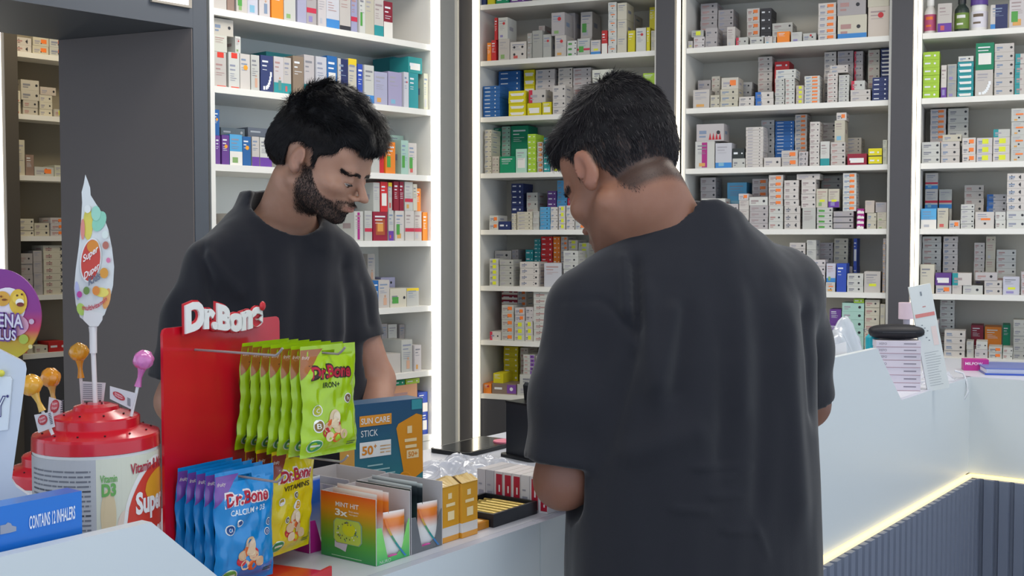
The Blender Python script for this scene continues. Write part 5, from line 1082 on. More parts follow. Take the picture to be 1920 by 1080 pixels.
mb.add(vs, [(i*20+k, i*20+(k+1) % 20, (i+1)*20+(k+1) % 20, (i+1)*20+k) for i in range(n) for k in range(20)], mat('#17181f', .55), True); mb.build('shell', t)
mb = MB(); mb.tube([(-.084+.168*i/14, .05-.0405*(1-abs(2*i/14-1)**4)-.0004, .0245) for i in range(15)], .0008, mat('#3a3b44', .5), 6); mb.build('seam', t)
mb = MB(); mb.tube([(-.085, .05, .026), (-.100, .045, .034), (-.104, .045, .030), (-.096, .045, .022)], .0012, mat('#8a8c94', .3, .8), 6); mb.build('strap_ring', t)
# tall leaflet box leaning back, printed in grey and red
pb = at(1760, 731, 3.68); pt_ = at(1731, 530, 3.60)
t = thing('leaflet', 'tall white printed leaflet card with red band leaning beside the packets', 'leaflet', (pb.x, pb.y, ZC+.0004), math.radians(-4)); t.rotation_euler = (0, math.radians(-11), math.radians(-4))
w, h = .068, .335
mb = MB(); mb.box(-w/2, w/2, 0, .010, .0, h, P_('#e2e6e4')); mb.build('card', t)
f = plane_map((-w/2, -.0006, 0), (1, 0, 0), (0, 0, 1)); mb = MB(); ink = P_('#8b9298')
grid_decal(mb, f, w*.06, w*.94, h*.70, h*.735, P_('#e08a84')); letter(mb, 'DIKKAT LUTFEN', plane_map((-w/2, -.001, 0), (1, 0, 0), (0, 0, 1)), w*.1, w*.9, h*.708, h*.727, P_('#f3e4e0')) if False else None
grid_decal(mb, f, w*.45, w*.53, h*.90, h*.94, ink); grid_decal(mb, f, w*.45, w*.6, h*.79, h*.80, P_('#c98a86'))
for i in range(14): grid_decal(mb, f, w*.16, w*(.16+r5.uniform(.5, .72)), h*(.36-.024*i), h*(.363-.024*i), ink)
for i in range(6): grid_decal(mb, f, w*(.25+.1*(i % 3)), w*(.32+.1*(i % 3)), h*(.62-.03*i), h*(.63-.03*i), ink)
grid_decal(mb, f, w*.66, w*.9, h*.42, h*.6, P_('#ecd9d4')); mb.build('print', t)
# roll behind the case, teal bottle, bag, paper
p = at(1700, 600, 3.95); o = thing('tape_roll', 'pale pink roll standing behind the black case', 'roll', (p.x, p.y, ZC+.001), 0)
mb = MB(); ztop = at(1700, 568, 3.95).z-ZC
mb.lathe([(.022, ztop-.055), (.027, ztop-.055), (.027, ztop), (.012, ztop), (.012, ztop-.055), (.022, ztop-.055)], mat('#dcc6d2', .5), 24); mb.build('roll', o)
mb = MB(); mb.lathe([(0, 0), (.03, 0), (.03, .01), (.011, .014), (.011, ztop-.057), (0, ztop-.056)], mat('#b9b5c0', .4), 20); mb.build('holder', o)
p = at(1636, 640, 3.75); o = thing('spray_bottle', 'teal bottle between the clear bag and the black case', 'bottle', (p.x, p.y, ZC+.0004), 0)
mb = MB(); mb.lathe([(0, 0), (.030, 0), (.033, .01), (.033, .07), (.020, .11), (.013, .118)], mat('#2f6f78', .25), 26); mb.build('body', o)
mb = MB(); mb.lathe([(.0135, .118), (.022, .122), (.022, .160), (.013, .170), (0, .171)], mat('#1ea3b5', .35), 26); mb.build('cap', o)
film('plastic_bag', 1.50, 1.81, .03, .22, .04, 8, mat('#cfd5dd', .15, coat=.6, name='plastic_film_grey', alpha=.75), 'crumpled clear bag standing behind the raised counter panel on the right', 'bag', 50, peak=[(.42, .5, .19, .34), (.75, .5, .10, .2)])
p = at(1578, 660, 3.12); mb = MB(); mb.prism([(-.045, .0), (.03, 0), (.03, .20), (-.005, .192), (-.045, .165)], 0, .0008, P_('#e6e3e2'), 'xz'); o = mb.build('paper_sheet', loc=(p.x, p.y, ZC+.001), rotz=math.radians(15)); o.rotation_euler = (math.radians(-8), 0, math.radians(15)); tag(o, 'white folded paper standing behind the raised panel beside the right elbow', 'paper')
film('plastic_wrap', 2.14, 2.40, .005, .14, .028, 21, M_film, 'bunched clear wrap at the counter corner beside the tall leaflet', 'wrap', 40)
mb = MB(); c0 = FC.pt(2.44, -.022, 0); pts = [at(1790, 695, 4.0), at(1806, 700, 3.99), at(1812, 715, 3.98), at(1815, 735, 3.97), at(1808, 748, 3.97)]
mb.tube([p_ for p_ in pts], .004, mat('#dfe3ea', .1, coat=1, alpha=.7, name='clear_cord'), 8); tag(mb.build('plastic_strap'), 'thin clear strap hanging over the counter corner', 'strap')
# magenta box and blue folder on the wing
def D_(px, py, z=ZC): q = on_z(px, py, z); return q
q0 = D_(1815, 697); q1 = D_(1858, 697); w = (q1-q0).length
t = thing('medicine_packet', 'magenta packet with white lettering beside the blue folder', 'packet', ((q0.x+q1.x)/2, (q0.y+q1.y)/2+.03, ZC+.0004), math.radians(-12))
w = .085; mb = MB(); mb.box(-w/2, w/2, 0, .05, 0, .04, P_('#b8308c')); mb.build('carton', t)
mb = MB(); letter(mb, 'MILPOW', plane_map((-w/2, -.0006, 0), (1, 0, 0), (0, 0, 1)), w*.06, w*.75, .020, .030, P_('#efdcea'), .02); mb.build('lettering', t)
q0 = D_(1838, 704); t = thing('folder', 'blue document folder lying on the counter wing at the right edge', 'folder', (q0.x, q0.y, ZC+.0004), math.radians(-12))
mb = MB(); mb.box(.02, .34, .02, .24, 0, .004, mat('#6a78b8', .35)); mb.box(.02, .34, .02, .24, .02, .024, mat('#6a78b8', .35)); mb.build('cover', t)
mb = MB(); mb.box(.025, .335, .026, .238, .0042, .0198, mat('#e8eaf4', .5)); mb.build('papers', t)
mb = MB(); mb.box(.018, .34, .016, .0198, 0, .006, mat('#3a58b8', .35)); mb.build('spine', t)
# ------------------------------------------------------------------ red sachet stand
def text3d(s, bold, depth):
    cu = bpy.data.curves.new('lettering', 'FONT'); cu.body = s; cu.size = 1; cu.offset = bold; cu.extrude = depth; cu.resolution_u = 4; cu.space_character = .92
    o = bpy.data.objects.new('lettering', cu); COL.objects.link(o); bpy.context.view_layer.update()
    me = bpy.data.meshes.new_from_object(o.evaluated_get(bpy.context.evaluated_depsgraph_get()))
    V = np.array([v.co[:] for v in me.vertices]); Fs = [tuple(p.vertices) for p in me.polygons]
    bpy.data.objects.remove(o); bpy.data.curves.remove(cu); bpy.data.meshes.remove(me); return V, Fs
b0 = at(305, 617, 1.55); b1 = at(524, 593, 1.80); bd = Vector((b1.x-b0.x, b1.y-b0.y, 0)); bw = bd.length; bd.normalize(); bn = Vector((bd.y, -bd.x, 0))
ht = (b0.z+b1.z)/2-ZC; ba = math.atan2(bd.y, bd.x)
stand = thing('display_stand', 'red metal stand with white logo letters and wire hooks on the counter', 'stand', (b0.x, b0.y, ZC+.0004), ba)
M_red = mat('#cc1026', .28, name='red_lacquer', coat=.5)
mb = MB(); r = .008; pts = [(0, 0), (bw, 0), (bw, ht-r), (bw-r*.3, ht-r*.3), (bw-r, ht), (r, ht), (r*.3, ht-r*.3), (0, ht-r)]
mb.prism(pts, 0, .004, M_red, 'xz'); mb.build('back_panel', stand)
mb = MB(); mb.box(0, bw*.62, -.15, -.0005, 0, .006, M_red); mb.box(0, bw*.62, -.154, -.150, 0, .014, M_red); mb.build('base_plate', stand)
def brd(px, py):        # pixel -> board coordinates
    r_ = ray(px, py); t = (b0.x*bn.x+b0.y*bn.y)/(r_.x*bn.x+r_.y*bn.y); p = r_*t; return (Vector((p.x, p.y, 0))-Vector((b0.x, b0.y, 0))).dot(bd), CAMZ+p.z-ZC
V, Fs = text3d('Dr.Bone', .055, .05); lo, hi = V.min(0), V.max(0); V = (V-lo)/(hi-lo)
(xa, za), (xb, zb_) = brd(337, 627), brd(482, 566); za2 = brd(343, 573)[1]
for nm, grow, y0, y1, m in (('letter_outline', .0022, -.0077, -.0055, mat('#c9202c', .3)), ('letters', 0, -.0108, -.0079, mat('#f0efec', .35))):
    mb = MB(); H = (za2-za)*1.0
    if grow:
        V2, F2 = text3d('Dr.Bone', .10, .05); l2, h2 = V2.min(0), V2.max(0); V2 = (V2-l2)/(h2-l2)
    else: V2, F2 = V, Fs
    P = []
    for v in V2:
        hgt = H*(1+.06*math.sin(v[0]*9)); P.append((xa-grow+(xb-xa+2*grow)*v[0], y1+(y0-y1)*v[2], za-grow+.004*math.sin(v[0]*7)+(zb_-.0-za2)*v[0]*.55+(hgt+2*grow)*v[1]))
    mb.add(P, F2, m); mb.build(nm, stand)
mb = MB(); mb.ball((xb-.004, -.0125, zb_-.006), (.007, .003, .007), mat('#cf3038', .3)); mb.build('red_button', stand)
M_wire = mat('#a39a98', .3, .3, name='wire')
hd = Vector((.85, -.53, 0)).normalized(); hl = Vector((hd.dot(bd), -hd.dot(bn), 0)); zt_ = 1.45-.164-ZC; zl_ = 1.45-.322-ZC
hooks = {}
for nm, px, z, L_ in (('a', 365, 1.45-.155-ZC, .150), ('b', 470, zt_, .168), ('c', 365, zl_, .150), ('d', 470, zl_+.006, .172)):
    x = brd(px, 650)[0]; p = Vector((x, -.0005, z)); e = p+hl*L_; tip = e+hl*.012+Vector((0, 0, .010))
    mb = MB(); mb.tube([p, e-hl*.01, e, e+hl*.006+Vector((0, 0, .004)), tip], .0017, M_wire, 10); mb.build('hook', stand); hooks[nm] = (p, z)
# gummy bags
def gummy(name, face, corner, title, tcol, marks, ring, seed, gcol):
    W_, H_ = .100, .156; rg = random.Random(seed); nx, nz = 26, 40
    root = thing('snack_bag', 'x', 'bag', (0, 0, 0), 0)
    def S(u, v, s=-1, off=0):
        """u,v in 0..1 on the face; returns a point"""
        e = 1-abs(2*u-1)**2.6; q = min(1, max(0, (v-.045)/.10))*min(1, max(0, (.90-v)/.14)); th = .0098*max(0, e)**.6*q**.7
        wr = (mnoise.noise(Vector((u*5+seed, v*7, s)))*.0022+mnoise.noise(Vector((u*13, v*9+seed, s)))*.0012)*(q*.8+.2)
        pinch = 1-.05*math.sin(math.pi*v)*(1-abs(2*v-1)); lean = .012*(v-1)*0
        x = W_*(u-.5)*pinch*(1+.02*math.sin(v*9+seed)); bend = .006*math.sin(v*3+seed)*(1-q)
        return (x, s*(th+off)+wr*1.6+bend*.5, H_*(v-.93))
    M_f = mat(face, .22, coat=.5, name='foil_'+face.strip('#')); M_c = mat(corner, .25, coat=.5); M_g = mat(gcol, .3, coat=.4)
    for s in (-1, 1):
        mb = MB(); vs = [S(i/nx, j/nz, s) for j in range(nz+1) for i in range(nx+1)]
        for j in range(nz):
            for i in range(nx):
                u, v = (i+.5)/nx, (j+.5)/nz
                if abs(v-.93)*H_ < .004 and abs(u-.5)*W_ < .011: continue      # hang hole
                m = M_f
                if v < .035: m = M_f
                q = (j*(nx+1)+i, j*(nx+1)+i+1, (j+1)*(nx+1)+i+1, (j+1)*(nx+1)+i); q = q if s < 0 else q[::-1]
                base = len(mb.v)
                mb.f.append(q); mb.m.append(mb.mi(m)); mb.sm.append(True)
        mb.v = [tuple(p) for p in vs]; mb.build('front_face' if s < 0 else 'rear_face', root)
    mb = MB(); rows_ = 22; vs = []
    for j in range(rows_+1):
        v = .70+.268*j/rows_
        for i in range(9): vs.append(S(.004+(v-.70)*1.45*i/8, v, -1, .0004))
    mb.add(vs, [(j*9+i, j*9+i+1, (j+1)*9+i+1, (j+1)*9+i) for j in range(rows_) for i in range(8)], M_c, True); mb.build('corner_panel', root)
    mb = MB()
    f = lambda a, b: S(a, b, -1, .0006)
    f2 = lambda a, b: S(a, b, -1, .0010); f3 = lambda a, b: S(a, b, -1, .0014)
    letter(mb, 'Dr.Bone', f, .13, .87, .685, .825, P_('#f0e4e2') if face != '#a6c916' else P_('#3a2420'), .11, 0, .008); letter(mb, 'Dr.Bone', f2, .155, .845, .695, .810, P_('#b81c34'), .03, 0, .008)
    letter(mb, title, f, .22 if len(title) > 6 else .34, .80 if len(title) > 6 else .62, .615, .665, P_(tcol), .02)
    letter(mb, 'fruity', f2, .03, .16, .875, .915, P_('#e8dccf'), 0, .6)
    for (x, y, q, c, ch) in marks:
        poly_decal(mb, f, ellipse(x, y, q, q*.66, 16), P_('#f0f0ea')); poly_decal(mb, f2, ellipse(x, y, q*.8, q*.53, 16), P_(c)); letter(mb, ch, f3, x-q*.35, x+q*.35, y-q*.25, y+q*.25, P_('#f4f4f0'))
    # fruit and a plain bowl of sweets instead of the picture figure
    for k in range(9):
        x, y = .52+.22*math.cos(k*.7)*(.3+.08*k), .24+.10*math.sin(k*.7)*(.3+.08*k); poly_decal(mb, f if k % 2 else f2, ellipse(x, y, .075, .045, 14), P_(['#d8b890', '#c8303a', '#e8cfa8', '#e06a2c'][k % 4]))
    poly_decal(mb, f2, ellipse(.52, .33, .10, .085, 18), P_('#e2c8a2')); poly_decal(mb, f3, ellipse(.55, .345, .06, .05, 16), P_('#ecd9ba'))
    poly_decal(mb, f, ellipse(.20, .10, .13, .060, 20), P_('#e4ecd8')); poly_decal(mb, f2, ellipse(.20, .10, .115, .052, 20), P_(ring)); grid_decal(mb, f3, .12, .28, .095, .115, P_('#dfe8cf'), 2)
    grid_decal(mb, f, .78, .94, .09, .10, P_('#5a6a3a'), 2); grid_decal(mb, f, .78, .92, .07, .08, P_('#5a6a3a'), 2)
    mb.build('print', root); return root
face_ang = math.atan2(.78, .62)
gGreen = gummy('g', '#a6c916', '#a5622c', 'IRON+', '#24301a', [(.80, .50, .07, '#7a5a3a', 'Fe'), (.22, .42, .08, '#b8b83a', 'C'), (.24, .28, .09, '#8a6a30', 'B')], '#3f9a5a', 1, '#a6c916')
gBlue = gummy('b', '#1487cc', '#7a4aa0', 'CALCIUM + D3', '#e4eef4', [(.20, .50, .07, '#1f4a86', 'CA'), (.36, .54, .05, '#1f4a86', 'D'), (.88, .50, .05, '#1f4a86', 'D'), (.84, .42, .05, '#1f4a86', 'D')], '#6fae4a', 2, '#1487cc')
gYell = gummy('y', '#e2cb10', '#8a3a2c', 'VITAMINS', '#3a2e10', [(.22, .52, .06, '#b8962a', 'D'), (.55, .46, .07, '#d89a2a', 'C'), (.34, .34, .05, '#6a5a2a', 'B'), (.5, .56, .05, '#6a5a2a', 'E')], '#3f9a5a', 3, '#e2cb10')
def hang(proto, hk, ts, labels, group, angs):
    p, z = hooks[hk]; first = True
    for t_, lab, da in zip(ts, labels, angs):
        w_ = Vector((b0.x, b0.y, 0))+bd*(p.x+hl.x*t_)-bn*(hl.y*t_); loc = Vector((w_.x, w_.y, ZC+z+.0005+.0015))
        if first: o = proto; o.location = loc; o['label'] = lab; first = False
        else: o = dup(proto, loc, 0, lab)
        o.rotation_euler = (math.radians(da*.5), 0, face_ang+math.radians(da)); o['group'] = group
pos = ['nearest the viewer', '2nd from the front', '3rd from the front', '4th from the front', '5th from the front', '6th from the front', 'nearest the red panel']
hang(gGreen, 'b', [.148, .128, .108, .088, .068, .048, .028], ['lime green iron gummy bag %s on the top hook' % p for p in pos], 'lime green gummy bags', [-3, 1, 5, 3, 7, 9, 8])
hang(gBlue, 'c', [.090, .071, .052, .034, .016], ['blue calcium gummy bag %s on the lower left hook' % p for p in pos[:4]+pos[6:]], 'blue gummy bags', [0, 2, 4, 6, 5])
hang(gYell, 'd', [.082, .058, .034], ['yellow vitamins gummy bag %s on the lower right hook' % p for p in (pos[0], 'between two others', pos[6])], 'yellow gummy bags', [10, 4, 7])
# ------------------------------------------------------------------ lollipop tub
def tub(px, Y, r, zlid, label, full=True):
    c = at(px, 800, Y); t = thing('lollipop_tub', label, 'tub', (c.x, c.y, ZC+.0004), math.atan2(-c.y, -c.x)); zl = zlid-ZC; k = r/.081
    redp = mat('#cf1a2c', .22, name='red_plastic', coat=.4)
    mb = MB(); mb.lathe([(0, 0), (r*.95, 0), (r*.985, .006), (r*.985, zl+.001)], mat('#e9e6e2', .3), 64); mb.build('jar', t)
    prof = [(r*.99, zl), (r*1.005, zl+.001), (r*1.0, zl+.016), (r*.985, zl+.0195), (.056*k, zl+.0275), (.0555*k, zl+.0285), (.0555*k, zl+.0395), (.0535*k, zl+.0415), (.030*k, zl+.050), (.0295*k, zl+.051), (.028*k, zl+.0545), (.018*k, zl+.0575), (0, zl+.0585)]
    mb = MB(); mb.lathe(prof, redp, 72); mb.build('lid', t)
    mb = MB(); hole = mat('#3a0a10', .6)
    for rr_, n, z in ((.069, 13, .0238), (.043, 9, .0462), (.012, 3, .0590)):
        for i in range(n):
            a = 2*math.pi*(i+.3)/n; mb.ball((rr_*k*math.cos(a), rr_*k*math.sin(a), zl+z), (.0015, .0015, .0012), hole, 8, 4)
    mb.build('stick_holes', t)
    return t, zl, r, c
T1, zl, r, tc_ = tub(181, 1.55, .081, 1.172, 'red lidded lollipop tub with printed label at the front left of the counter')
cyl = lambda off: (lambda a, b: ((r*.985+off)*math.cos(a), (r*.985+off)*math.sin(a), b))
f0, f1, f2, f3 = cyl(.0008), cyl(.0012), cyl(.0016), cyl(.0020)
mb = MB(); g = P_('#bcbcbe', .5); zT_ = zl-.004
grid_decal(mb, f0, -1.9, -.02, .004, zT_, g, 24); ink = P_('#74767e')
rg = random.Random(5)
for i in range(24):
    y = zT_-.016-.0062*i; a = -1.25
    while a < -.10:
        b = min(-.10, a+rg.uniform(.05, .2)); grid_decal(mb, f1, a, b, y, y+.0022, ink if i not in (4, 9, 14) else P_('#4c4e56'), 3); a = b+.02
mb.build('information_label', T1)
mb = MB(); grid_decal(mb, f0, -.02, 1.9, .004, zT_, P_('#dcdcc8'), 24)
def blob(cx, cy, rx, ry, c, ff, n=24, rot=0): poly_decal(mb, ff, ellipse(cx, cy, rx, ry, n, rot), P_(c))
for (cx, cy, rx, ry, c) in ((.16, .125, .12, .035, '#dfc9a0'), (.42, .10, .14, .03, '#e6d2c0'), (.5, .05, .2, .035, '#c9d66a'), (.12, .05, .1, .04, '#b9d8a8'), (.45, .025, .17, .028, '#b0489a')): blob(cx, cy, rx, ry, c, f1)
# strips instead of one big polygon so that the print follows the round wall
def shape(xs_, lo, hi, c, ff):
    vs = [p for x in xs_ for p in (ff(x, lo(x)), ff(x, hi(x)))]; mb.add(vs, [(2*i, 2*i+2, 2*i+3, 2*i+1) for i in range(len(xs_)-1)], P_(c))
def egg(x0, x1, zc, hh, c, ff, sl=0):
    xs_ = np.linspace(x0, x1, 22); q = lambda x: max(0, 1-((2*(x-x0)/(x1-x0)-1))**2)**.5
    shape(xs_, lambda x: zc+sl*(x-x0)-hh*q(x)*.9, lambda x: zc+sl*(x-x0)+hh*q(x), c, ff)
egg(.38, 1.55, .105, .068, '#f0ece6', f1, .03); egg(.44, 1.5, .105, .060, '#d8402e', f2, .03); egg(.80, 1.5, .150, .020, '#e8a028', f3, .012)
f4, f5 = cyl(.0024), cyl(.0028)
letter(mb, 'Super', f4, .60, 1.34, .112, .150, P_('#f6f2ee'), .04, 0); letter(mb, 'Duper', f4, .62, 1.34, .072, .108, P_('#f6f2ee'), .04); letter(mb, 'Kids', f4, .84, 1.4, .035, .070, P_('#e8eef4'), .09); letter(mb, 'Kids', f5, .86, 1.38, .038, .067, P_('#3a4a9a'), .02)
letter(mb, 'Vitamin & Mineral', f3, .52, 1.55, zT_-.024, zT_-.010, P_('#b02a40'), .02, 0, .002)
letter(mb, 'Vitamin', f2, .04, .30, zT_-.030, zT_-.020, P_('#6fae5a'), .02); letter(mb, 'D3', f2, .06, .28, zT_-.048, zT_-.031, P_('#6fae5a'), .05); letter(mb, 'Vitamin', f2, .04, .34, .090, .101, P_('#c0489a'), .02); egg(.06, .34, .080, .016, '#efe8ee', f2); letter(mb, 'E', f3, .15, .25, .068, .092, P_('#c0489a'), .0)
mb.build('front_label', T1)
T2, zl2, r2, _ = tub(112, 1.80, .081, 1.075, 'second red lidded tub partly hidden behind the lollipop tub')
M_stick = mat('#e4e2e0', .4)
def lolly(bx, by, sx, sy, Y, rpx, cols, label, tag_px, logo=True):
    b = at(bx, by, Y); s_ = at(sx, sy, Y+.0); t = thing('lollipop', label, 'lollipop', tuple(s_), 0, 'wrapped lollipops stuck in the tub lid')
    B = b-s_; R_ = rpx/2200*Y
    mb = MB(); mb.tube([(0, 0, 0), B*.9], .0022, M_stick, 8); mb.build('stick', t)
    mb = MB(); n, nz = 26, 18; vs = []
    for i in range(nz+1):
        for j in range(n):
            th, ph = math.pi*i/nz, 2*math.pi*j/n; q = R_*(1+.06*math.sin(ph*9+th*4)*math.sin(th)+.12*mnoise.noise(Vector((math.cos(ph)*2.5+bx, math.sin(ph)*2.5, th*2))))
            vs.append((B.x+q*math.sin(th)*math.cos(ph), B.y+q*math.sin(th)*math.sin(ph), B.z+q*math.cos(th)))
    mb.add(vs, [(i*n+j, (i+1)*n+j, (i+1)*n+(j+1) % n, i*n+(j+1) % n) for i in range(nz) for j in range(n)], mat(cols[0], .2, coat=.8, var=.35, vscale=60), True)
    mb.build('sweet', t)
    d = B.normalized(); mb = MB(); base = B-d*R_*.8
    prof = [(0, .006), (.009, .0038), (.018, .0028), (.026, .0036), (.034, .0046)]
    a = d.cross(Vector((0, 1, 0))).normalized(); c = d.cross(a); vs = []
    for (l, w_) in prof:
        for j in range(18): q = 2*math.pi*j/18; w2 = w_*(1+.3*math.sin(j*3.1)); vs.append(base-d*l*.75+a*w2*math.cos(q)+c*w2*math.sin(q))
    mb.add(vs, [(i*18+j, i*18+(j+1) % 18, (i+1)*18+(j+1) % 18, (i+1)*18+j) for i in range(4) for j in range(18)], mat(cols[1], .2, coat=.7), True); mb.build('wrapper_twist', t)
    if tag_px:
        pts = [at(x, y, Y-.004)-s_ for x, y in tag_px]; mb = MB(); bk_ = [p+Vector((0, .0008, 0)) for p in pts]
        mb.add(pts+bk_, [(0, 1, 2, 3), (7, 6, 5, 4), (0, 4, 5, 1), (1, 5, 6, 2), (2, 6, 7, 3), (3, 7, 4, 0)], P_('#d3d0d2'))
        o_, ux, uz = pts[0], pts[1]-pts[0], pts[3]-pts[0]; m_ = lambda a_, b_: o_+ux*a_+uz*b_+Vector((0, -.0006, 0)); m2 = lambda a_, b_: o_+ux*a_+uz*b_+Vector((0, -.001, 0)); m3 = lambda a_, b_: o_+ux*a_+uz*b_+Vector((0, -.0014, 0))
        if logo:
            poly_decal(mb, m_, ellipse(.42, .58, .28, .27, 20), P_('#b83a40')); poly_decal(mb, m2, ellipse(.42, .60, .22, .18, 20), P_('#c9606a')); letter(mb, 'Super', m3, .25, .6, .62, .75, P_('#f0e8e6')); letter(mb, 'Duper', m3, .25, .6, .44, .57, P_('#f0e8e6'))
            for i in range(7): grid_decal(mb, m_, .80, .95, .2+.09*i, .25+.09*i, P_('#5c5c66'))
        else:
            for i in range(8): grid_decal(mb, m_, .08, .92, .1+.105*i, .14+.105*i, P_('#85858e'))
        mb.build('tag_card', t)
YL = 1.49
lolly(58, 722, 99, 815, YL-.0, 20, ('#e8a32c', '#e0b04a'), 'yellow wrapped lollipop leaning left at the front of the tub lid', [(72, 812), (103, 800), (98, 772), (64, 778)])
lolly(95, 708, 104, 785, 1.56, 18, ('#e39422', '#c99a4a'), 'orange yellow lollipop just behind the leftmost one', [(88, 790), (118, 786), (116, 752), (92, 744)])
lolly(148, 660, 156, 775, 1.58, 17, ('#e6a028', '#d8922a'), 'yellow wrapped lollipop standing upright left of the tall topper', [(152, 751), (194, 752), (198, 718), (153, 715)], False)
lolly(269, 675, 246, 780, 1.535, 18.5, ('#d878b8', '#cf6cae'), 'pink wrapped lollipop leaning right on the tub lid', [(206, 748), (247, 768), (256, 738), (206, 724)])
# tall topper with drop shaped card
YT = 1.55; tb = at(179, 760, YT); t = thing('topper_sign', 'white drop shaped Super Duper Kids card on a stick above the tub', 'sign', tuple(tb), 0)
W2 = lambda px, py, d=0: at(px, py, YT-.0016-d)-tb
mb = MB(); mb.tube([(0, 0, 0), at(175, 660, YT)-tb], .0032, M_stick, 10); mb.build('stick', t)
mb = MB(); mb.tube([at(175, 662, YT)-tb, at(174.5, 625, YT)-tb, at(174, 612, YT)-tb], [.0048, .0048, .0055], M_stick, 12)
pl_ = [(168, 612), (184, 612), (192, 600), (193, 588), (158, 580), (156, 600)]; n = len(pl_); a_ = [W2(x, y, .003) for x, y in pl_]; b_ = [W2(x, y, -.004) for x, y in pl_]; mb.add(a_+b_, [tuple(range(n))[::-1], tuple(range(n, 2*n))]+[(i, (i+1) % n, n+(i+1) % n, n+i) for i in range(n)], M_stick); mb.build('clamp', t)
ol = [(160, 327), (165, 340), (169, 352), (170, 366), (180, 382), (192, 400), (203, 430), (210, 465), (214, 500), (212, 535), (205, 565), (196, 590), (185, 600), (165, 606), (150, 595), (142, 570), (139, 540), (142, 505), (148, 460), (152, 415), (154, 380), (153, 360), (157, 345)]
mb = MB(); n = len(ol); a_ = [W2(x, y) for x, y in ol]; b_ = [W2(x, y, -.003) for x, y in ol]; wp = P_('#dcdedc')
mb.add(a_+b_, [tuple(range(n))[::-1], tuple(range(n, 2*n))], wp); mb.add(a_+b_, [(i, (i+1) % n, n+(i+1) % n, n+i) for i in range(n)], wp); mb.build('card', t)
mb = MB(); F1 = lambda k: (lambda a, b: W2(a, b, .0006+.0004*k))
def pd(pts, c, k): poly_decal(mb, F1(k), pts[::-1], P_(c))
pd(ellipse(165, 420, 9, 30, 20), '#dfcf5a', 0); pd(ellipse(186, 415, 12, 20, 20, .4), '#8fcfb4', 1); pd(ellipse(180, 400, 9, 14, 16), '#9fd6c0', 2); pd(ellipse(155, 430, 4, 20, 12), '#dc8a80', 3)
pd(ellipse(200, 560, 7, 20, 14, .2), '#e8a860', 0); pd(ellipse(190, 548, 14, 9, 14, .1), '#ecdc6a', 1); pd(ellipse(152, 580, 8, 12, 14, -.3), '#b8d86a', 0); pd(ellipse(145, 545, 4, 18, 12, -.1), '#b8bce0', 1)
pd(ellipse(170, 488, 19.5, 42, 30, .12), '#eceae6', 4); pd(ellipse(170, 488, 17.5, 39, 30, .12), '#cc4438', 5); pd(ellipse(174, 462, 11, 12, 20, .1), '#dc8a30', 6)
letter(mb, 'Super', lambda a, b: W2(a, 976-b-(a-170)*.75, .0036), 156, 184, 490, 508, P_('#f4ece8'), .02); letter(mb, 'Duper', lambda a, b: W2(a, 1010-b-(a-170)*.75, .0036), 158, 186, 490, 508, P_('#f4ece8'), .02)
letter(mb, 'Kids', lambda a, b: W2(a, 1036-b-(a-170)*.6, .0036), 166, 188, 502, 518, P_('#6a7080'), .03); letter(mb, 'multivitamin', lambda a, b: W2(a, 1146-b-((a-176)/24)**2*8-(a-176)*.35, .0036), 154, 200, 566, 576, P_('#c04a58'), .03)
for (x, y, q, c) in ((162, 545, 6, '#6f8f4a'), (180, 545, 7, '#e08a3a'), (149, 552, 5, '#c0489a'), (195, 512, 8, '#dc9a3a'), (203, 488, 4, '#dc7aa0'), (198, 460, 6, '#b87060'), (164, 392, 6, '#e6e8e4'), (197, 440, 6, '#dfe8e0')): pd(ellipse(x, y, q, q*1.25, 14), c, 7)
mb.build('print', t)
# ------------------------------------------------------------------ purple round sign, white dispenser and blue box at the left edge
YP = 1.47; c = at(-4, 592, YP); t = thing('round_sign', 'round purple and yellow sign with smiling faces at the left edge', 'sign', (c.x, c.y, ZC+.0004), 0); c0 = Vector((c.x, c.y, ZC+.0004))
rx = 81/2200*YP; rz = 88/2200*YP; zc = c.z-ZC
mb = MB(); mb.prism([(x, z+zc) for x, z in ellipse(0, 0, rx, rz, 56)], 0, .003, ramp_mat('sign_purple', [(0, '#b8b020'), (.22, '#c9a020'), (.34, '#c83a50'), (.55, '#8a2a80'), (1, '#7f2a86')], 2), 'xz'); mb.build('disc', t)
mb = MB(); mb.box(-.006, .006, .0035, .008, 0, zc, P_('#d8d6d6')); mb.box(-.03, .03, -.03, .03, 0, .003, P_('#d8d6d6')); mb.build('post', t)
mb = MB(); G = lambda k: (lambda a, b: at(a, b, YP-.0008-.0004*k)-c0)
def pe(x, y, q, q2, c, k): poly_decal(mb, G(k), ellipse(x, y, q, q2, 26)[::-1], P_(c))
pe(14, 575, 34, 36, '#e8dce4', 0); pe(20, 610, 34, 22, '#d8a0b8', 1); pe(34, 566, 17, 24, '#e2b838', 2); pe(4, 560, 15, 14, '#d8a03a', 3); pe(34, 560, 11, 10, '#ecc64a', 4); pe(37, 567, 8, 7, '#f0ece0', 5); pe(38, 571, 7, 4, '#7a2a20', 6); pe(32, 554, 2, 2, '#5a3010', 7); pe(41, 552, 2, 2, '#5a3010', 7)
pe(2, 556, 2, 2, '#7a4010', 7); pe(8, 562, 5, 2, '#7a4010', 7)
letter(mb, 'ENA', lambda a, b: at(a, 1200-b+(a)*.05, YP-.005)-c0, -5, 45, 584, 615, P_('#6a3a8a'), .10); letter(mb, 'ENA', lambda a, b: at(a, 1200-b+(a)*.05, YP-.0056)-c0, -3, 43, 587, 612, P_('#d6d0de'), .02)
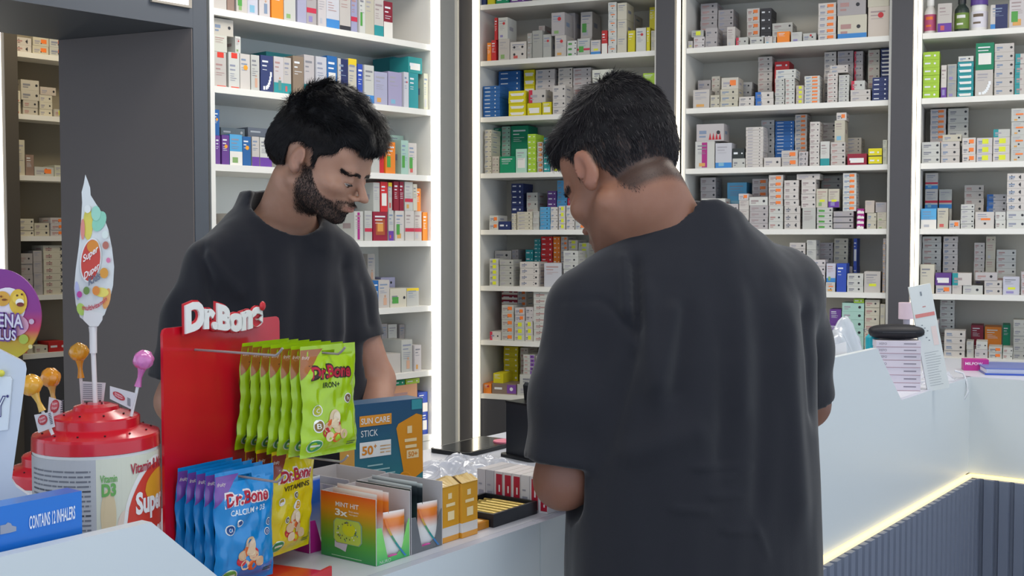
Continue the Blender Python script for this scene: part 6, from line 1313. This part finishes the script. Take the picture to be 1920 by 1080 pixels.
letter(mb, 'PLUS', lambda a, b: at(a, 1250-b+(a)*.08, YP-.005)-c0, -14, 32, 610, 636, P_('#6a3a8a'), .10); letter(mb, 'PLUS', lambda a, b: at(a, 1250-b+(a)*.08, YP-.0056)-c0, -12, 30, 613, 633, P_('#d6d0de'), .02)
pe(44, 636, 9, 9, '#a8b848', 4); pe(59, 603, 5, 5, '#c9b0c4', 4); pe(57, 650, 4, 4, '#d8cc88', 4)
mb.build('print', t)
# white moulded dispenser
YD = 1.33; o0 = at(20, 900, YD); base = Vector((o0.x, o0.y, ZC+.0004)); t = thing('dispenser', 'white moulded plastic dispenser cut off by the left edge, with purple letter', 'dispenser', tuple(base), 0)
zb0 = 1300
ol = [(-60, 642), (0, 656), (40, 676), (48, 682), (50, 692), (40, 770), (22, 900), (30, 912), (68, 940), (68, 1222), (-60, 1222)]
A1 = [at(x, y, YD)-base for x, y in ol]; A1 = [Vector((p.x, p.y, max(0, p.z))) for p in A1]; B1 = [p+Vector((-.006, .014, 0)) for p in A1]; n = len(ol); mp = mat('#cdd2da', .25, name='milky_plastic')
mb = MB(); mb.add(A1+B1, [tuple(range(n))[::-1], tuple(range(n, 2*n))]+[(i, (i+1) % n, n+(i+1) % n, n+i) for i in range(n)], mp); mb.build('shell', t)
mb = MB(); q = [at(x, y, YD-.003)-base for x, y in ((-60, 706), (18, 706), (22, 712), (14, 806), (-60, 815))]; q2 = [p+Vector((0, .0025, 0)) for p in q]; mb.add(q+q2, [tuple(range(5))[::-1], tuple(range(5, 10))]+[(i, (i+1) % 5, 5+(i+1) % 5, 5+i) for i in range(5)], mat('#dde2e6', .3)); mb.build('front_plate', t)
mb = MB(); letter(mb, 'Y', lambda a, b: at(a, 1520-b, YD-.0042)-base, -12, 11, 738, 778, P_('#3f3c78'), .03); letter(mb, 'Y', lambda a, b: at(a, 1520-b, YD-.0048)-base, -10, 9, 740, 776, P_('#dde2e6'), -.015)
poly_decal(mb, lambda a, b: at(a, b, YD-.0042)-base, ellipse(14, 743, 2.4, 2.8, 12)[::-1], P_('#3f3c78')); mb.build('lettering', t)
mb = MB(); mb.ball(tuple(at(2, 700, YD-.006)-base), .004, P_('#d8cf4a')); mb.build('button', t)
# blue box with white lettering
s1_, z1_ = FC.hit(153, 921, .012); s0_ = FC.hit(0, 962, .012)[0]; t = thing('inhaler_box', 'blue box with white CONTAINS 12 INHALERS lettering behind the raised panel', 'box', FC.pt(s1_, .012, ZC+.0004), FC.a)
hb = z1_-ZC; wb_ = s1_-s0_
mb = MB(); mb.box(-wb_-.12, 0, 0, .028, 0, hb, mat('#1f74cf', .3, coat=.3, name='blue_card')); mb.build('carton', t)
def BF(k): return lambda px, py: (FC.hit(px, py, .012)[0]-s1_, -.0006-.0004*k, FC.hit(px, py, .012)[1]-ZC)
mb = MB(); letter(mb, 'CONTAINS 12 INHALERS', lambda a, b: BF(1)(a, 1934-b-(a-98)*.235), 54, 140, 951, 976, P_('#e8eef6'), .015)
poly_decal(mb, BF(0), [(0, 986), (10, 984), (14, 980), (20, 982), (22, 986), (30, 988), (30, 996), (20, 999), (0, 1003)][::-1], P_('#9aa0b0')); mb.build('print', t)
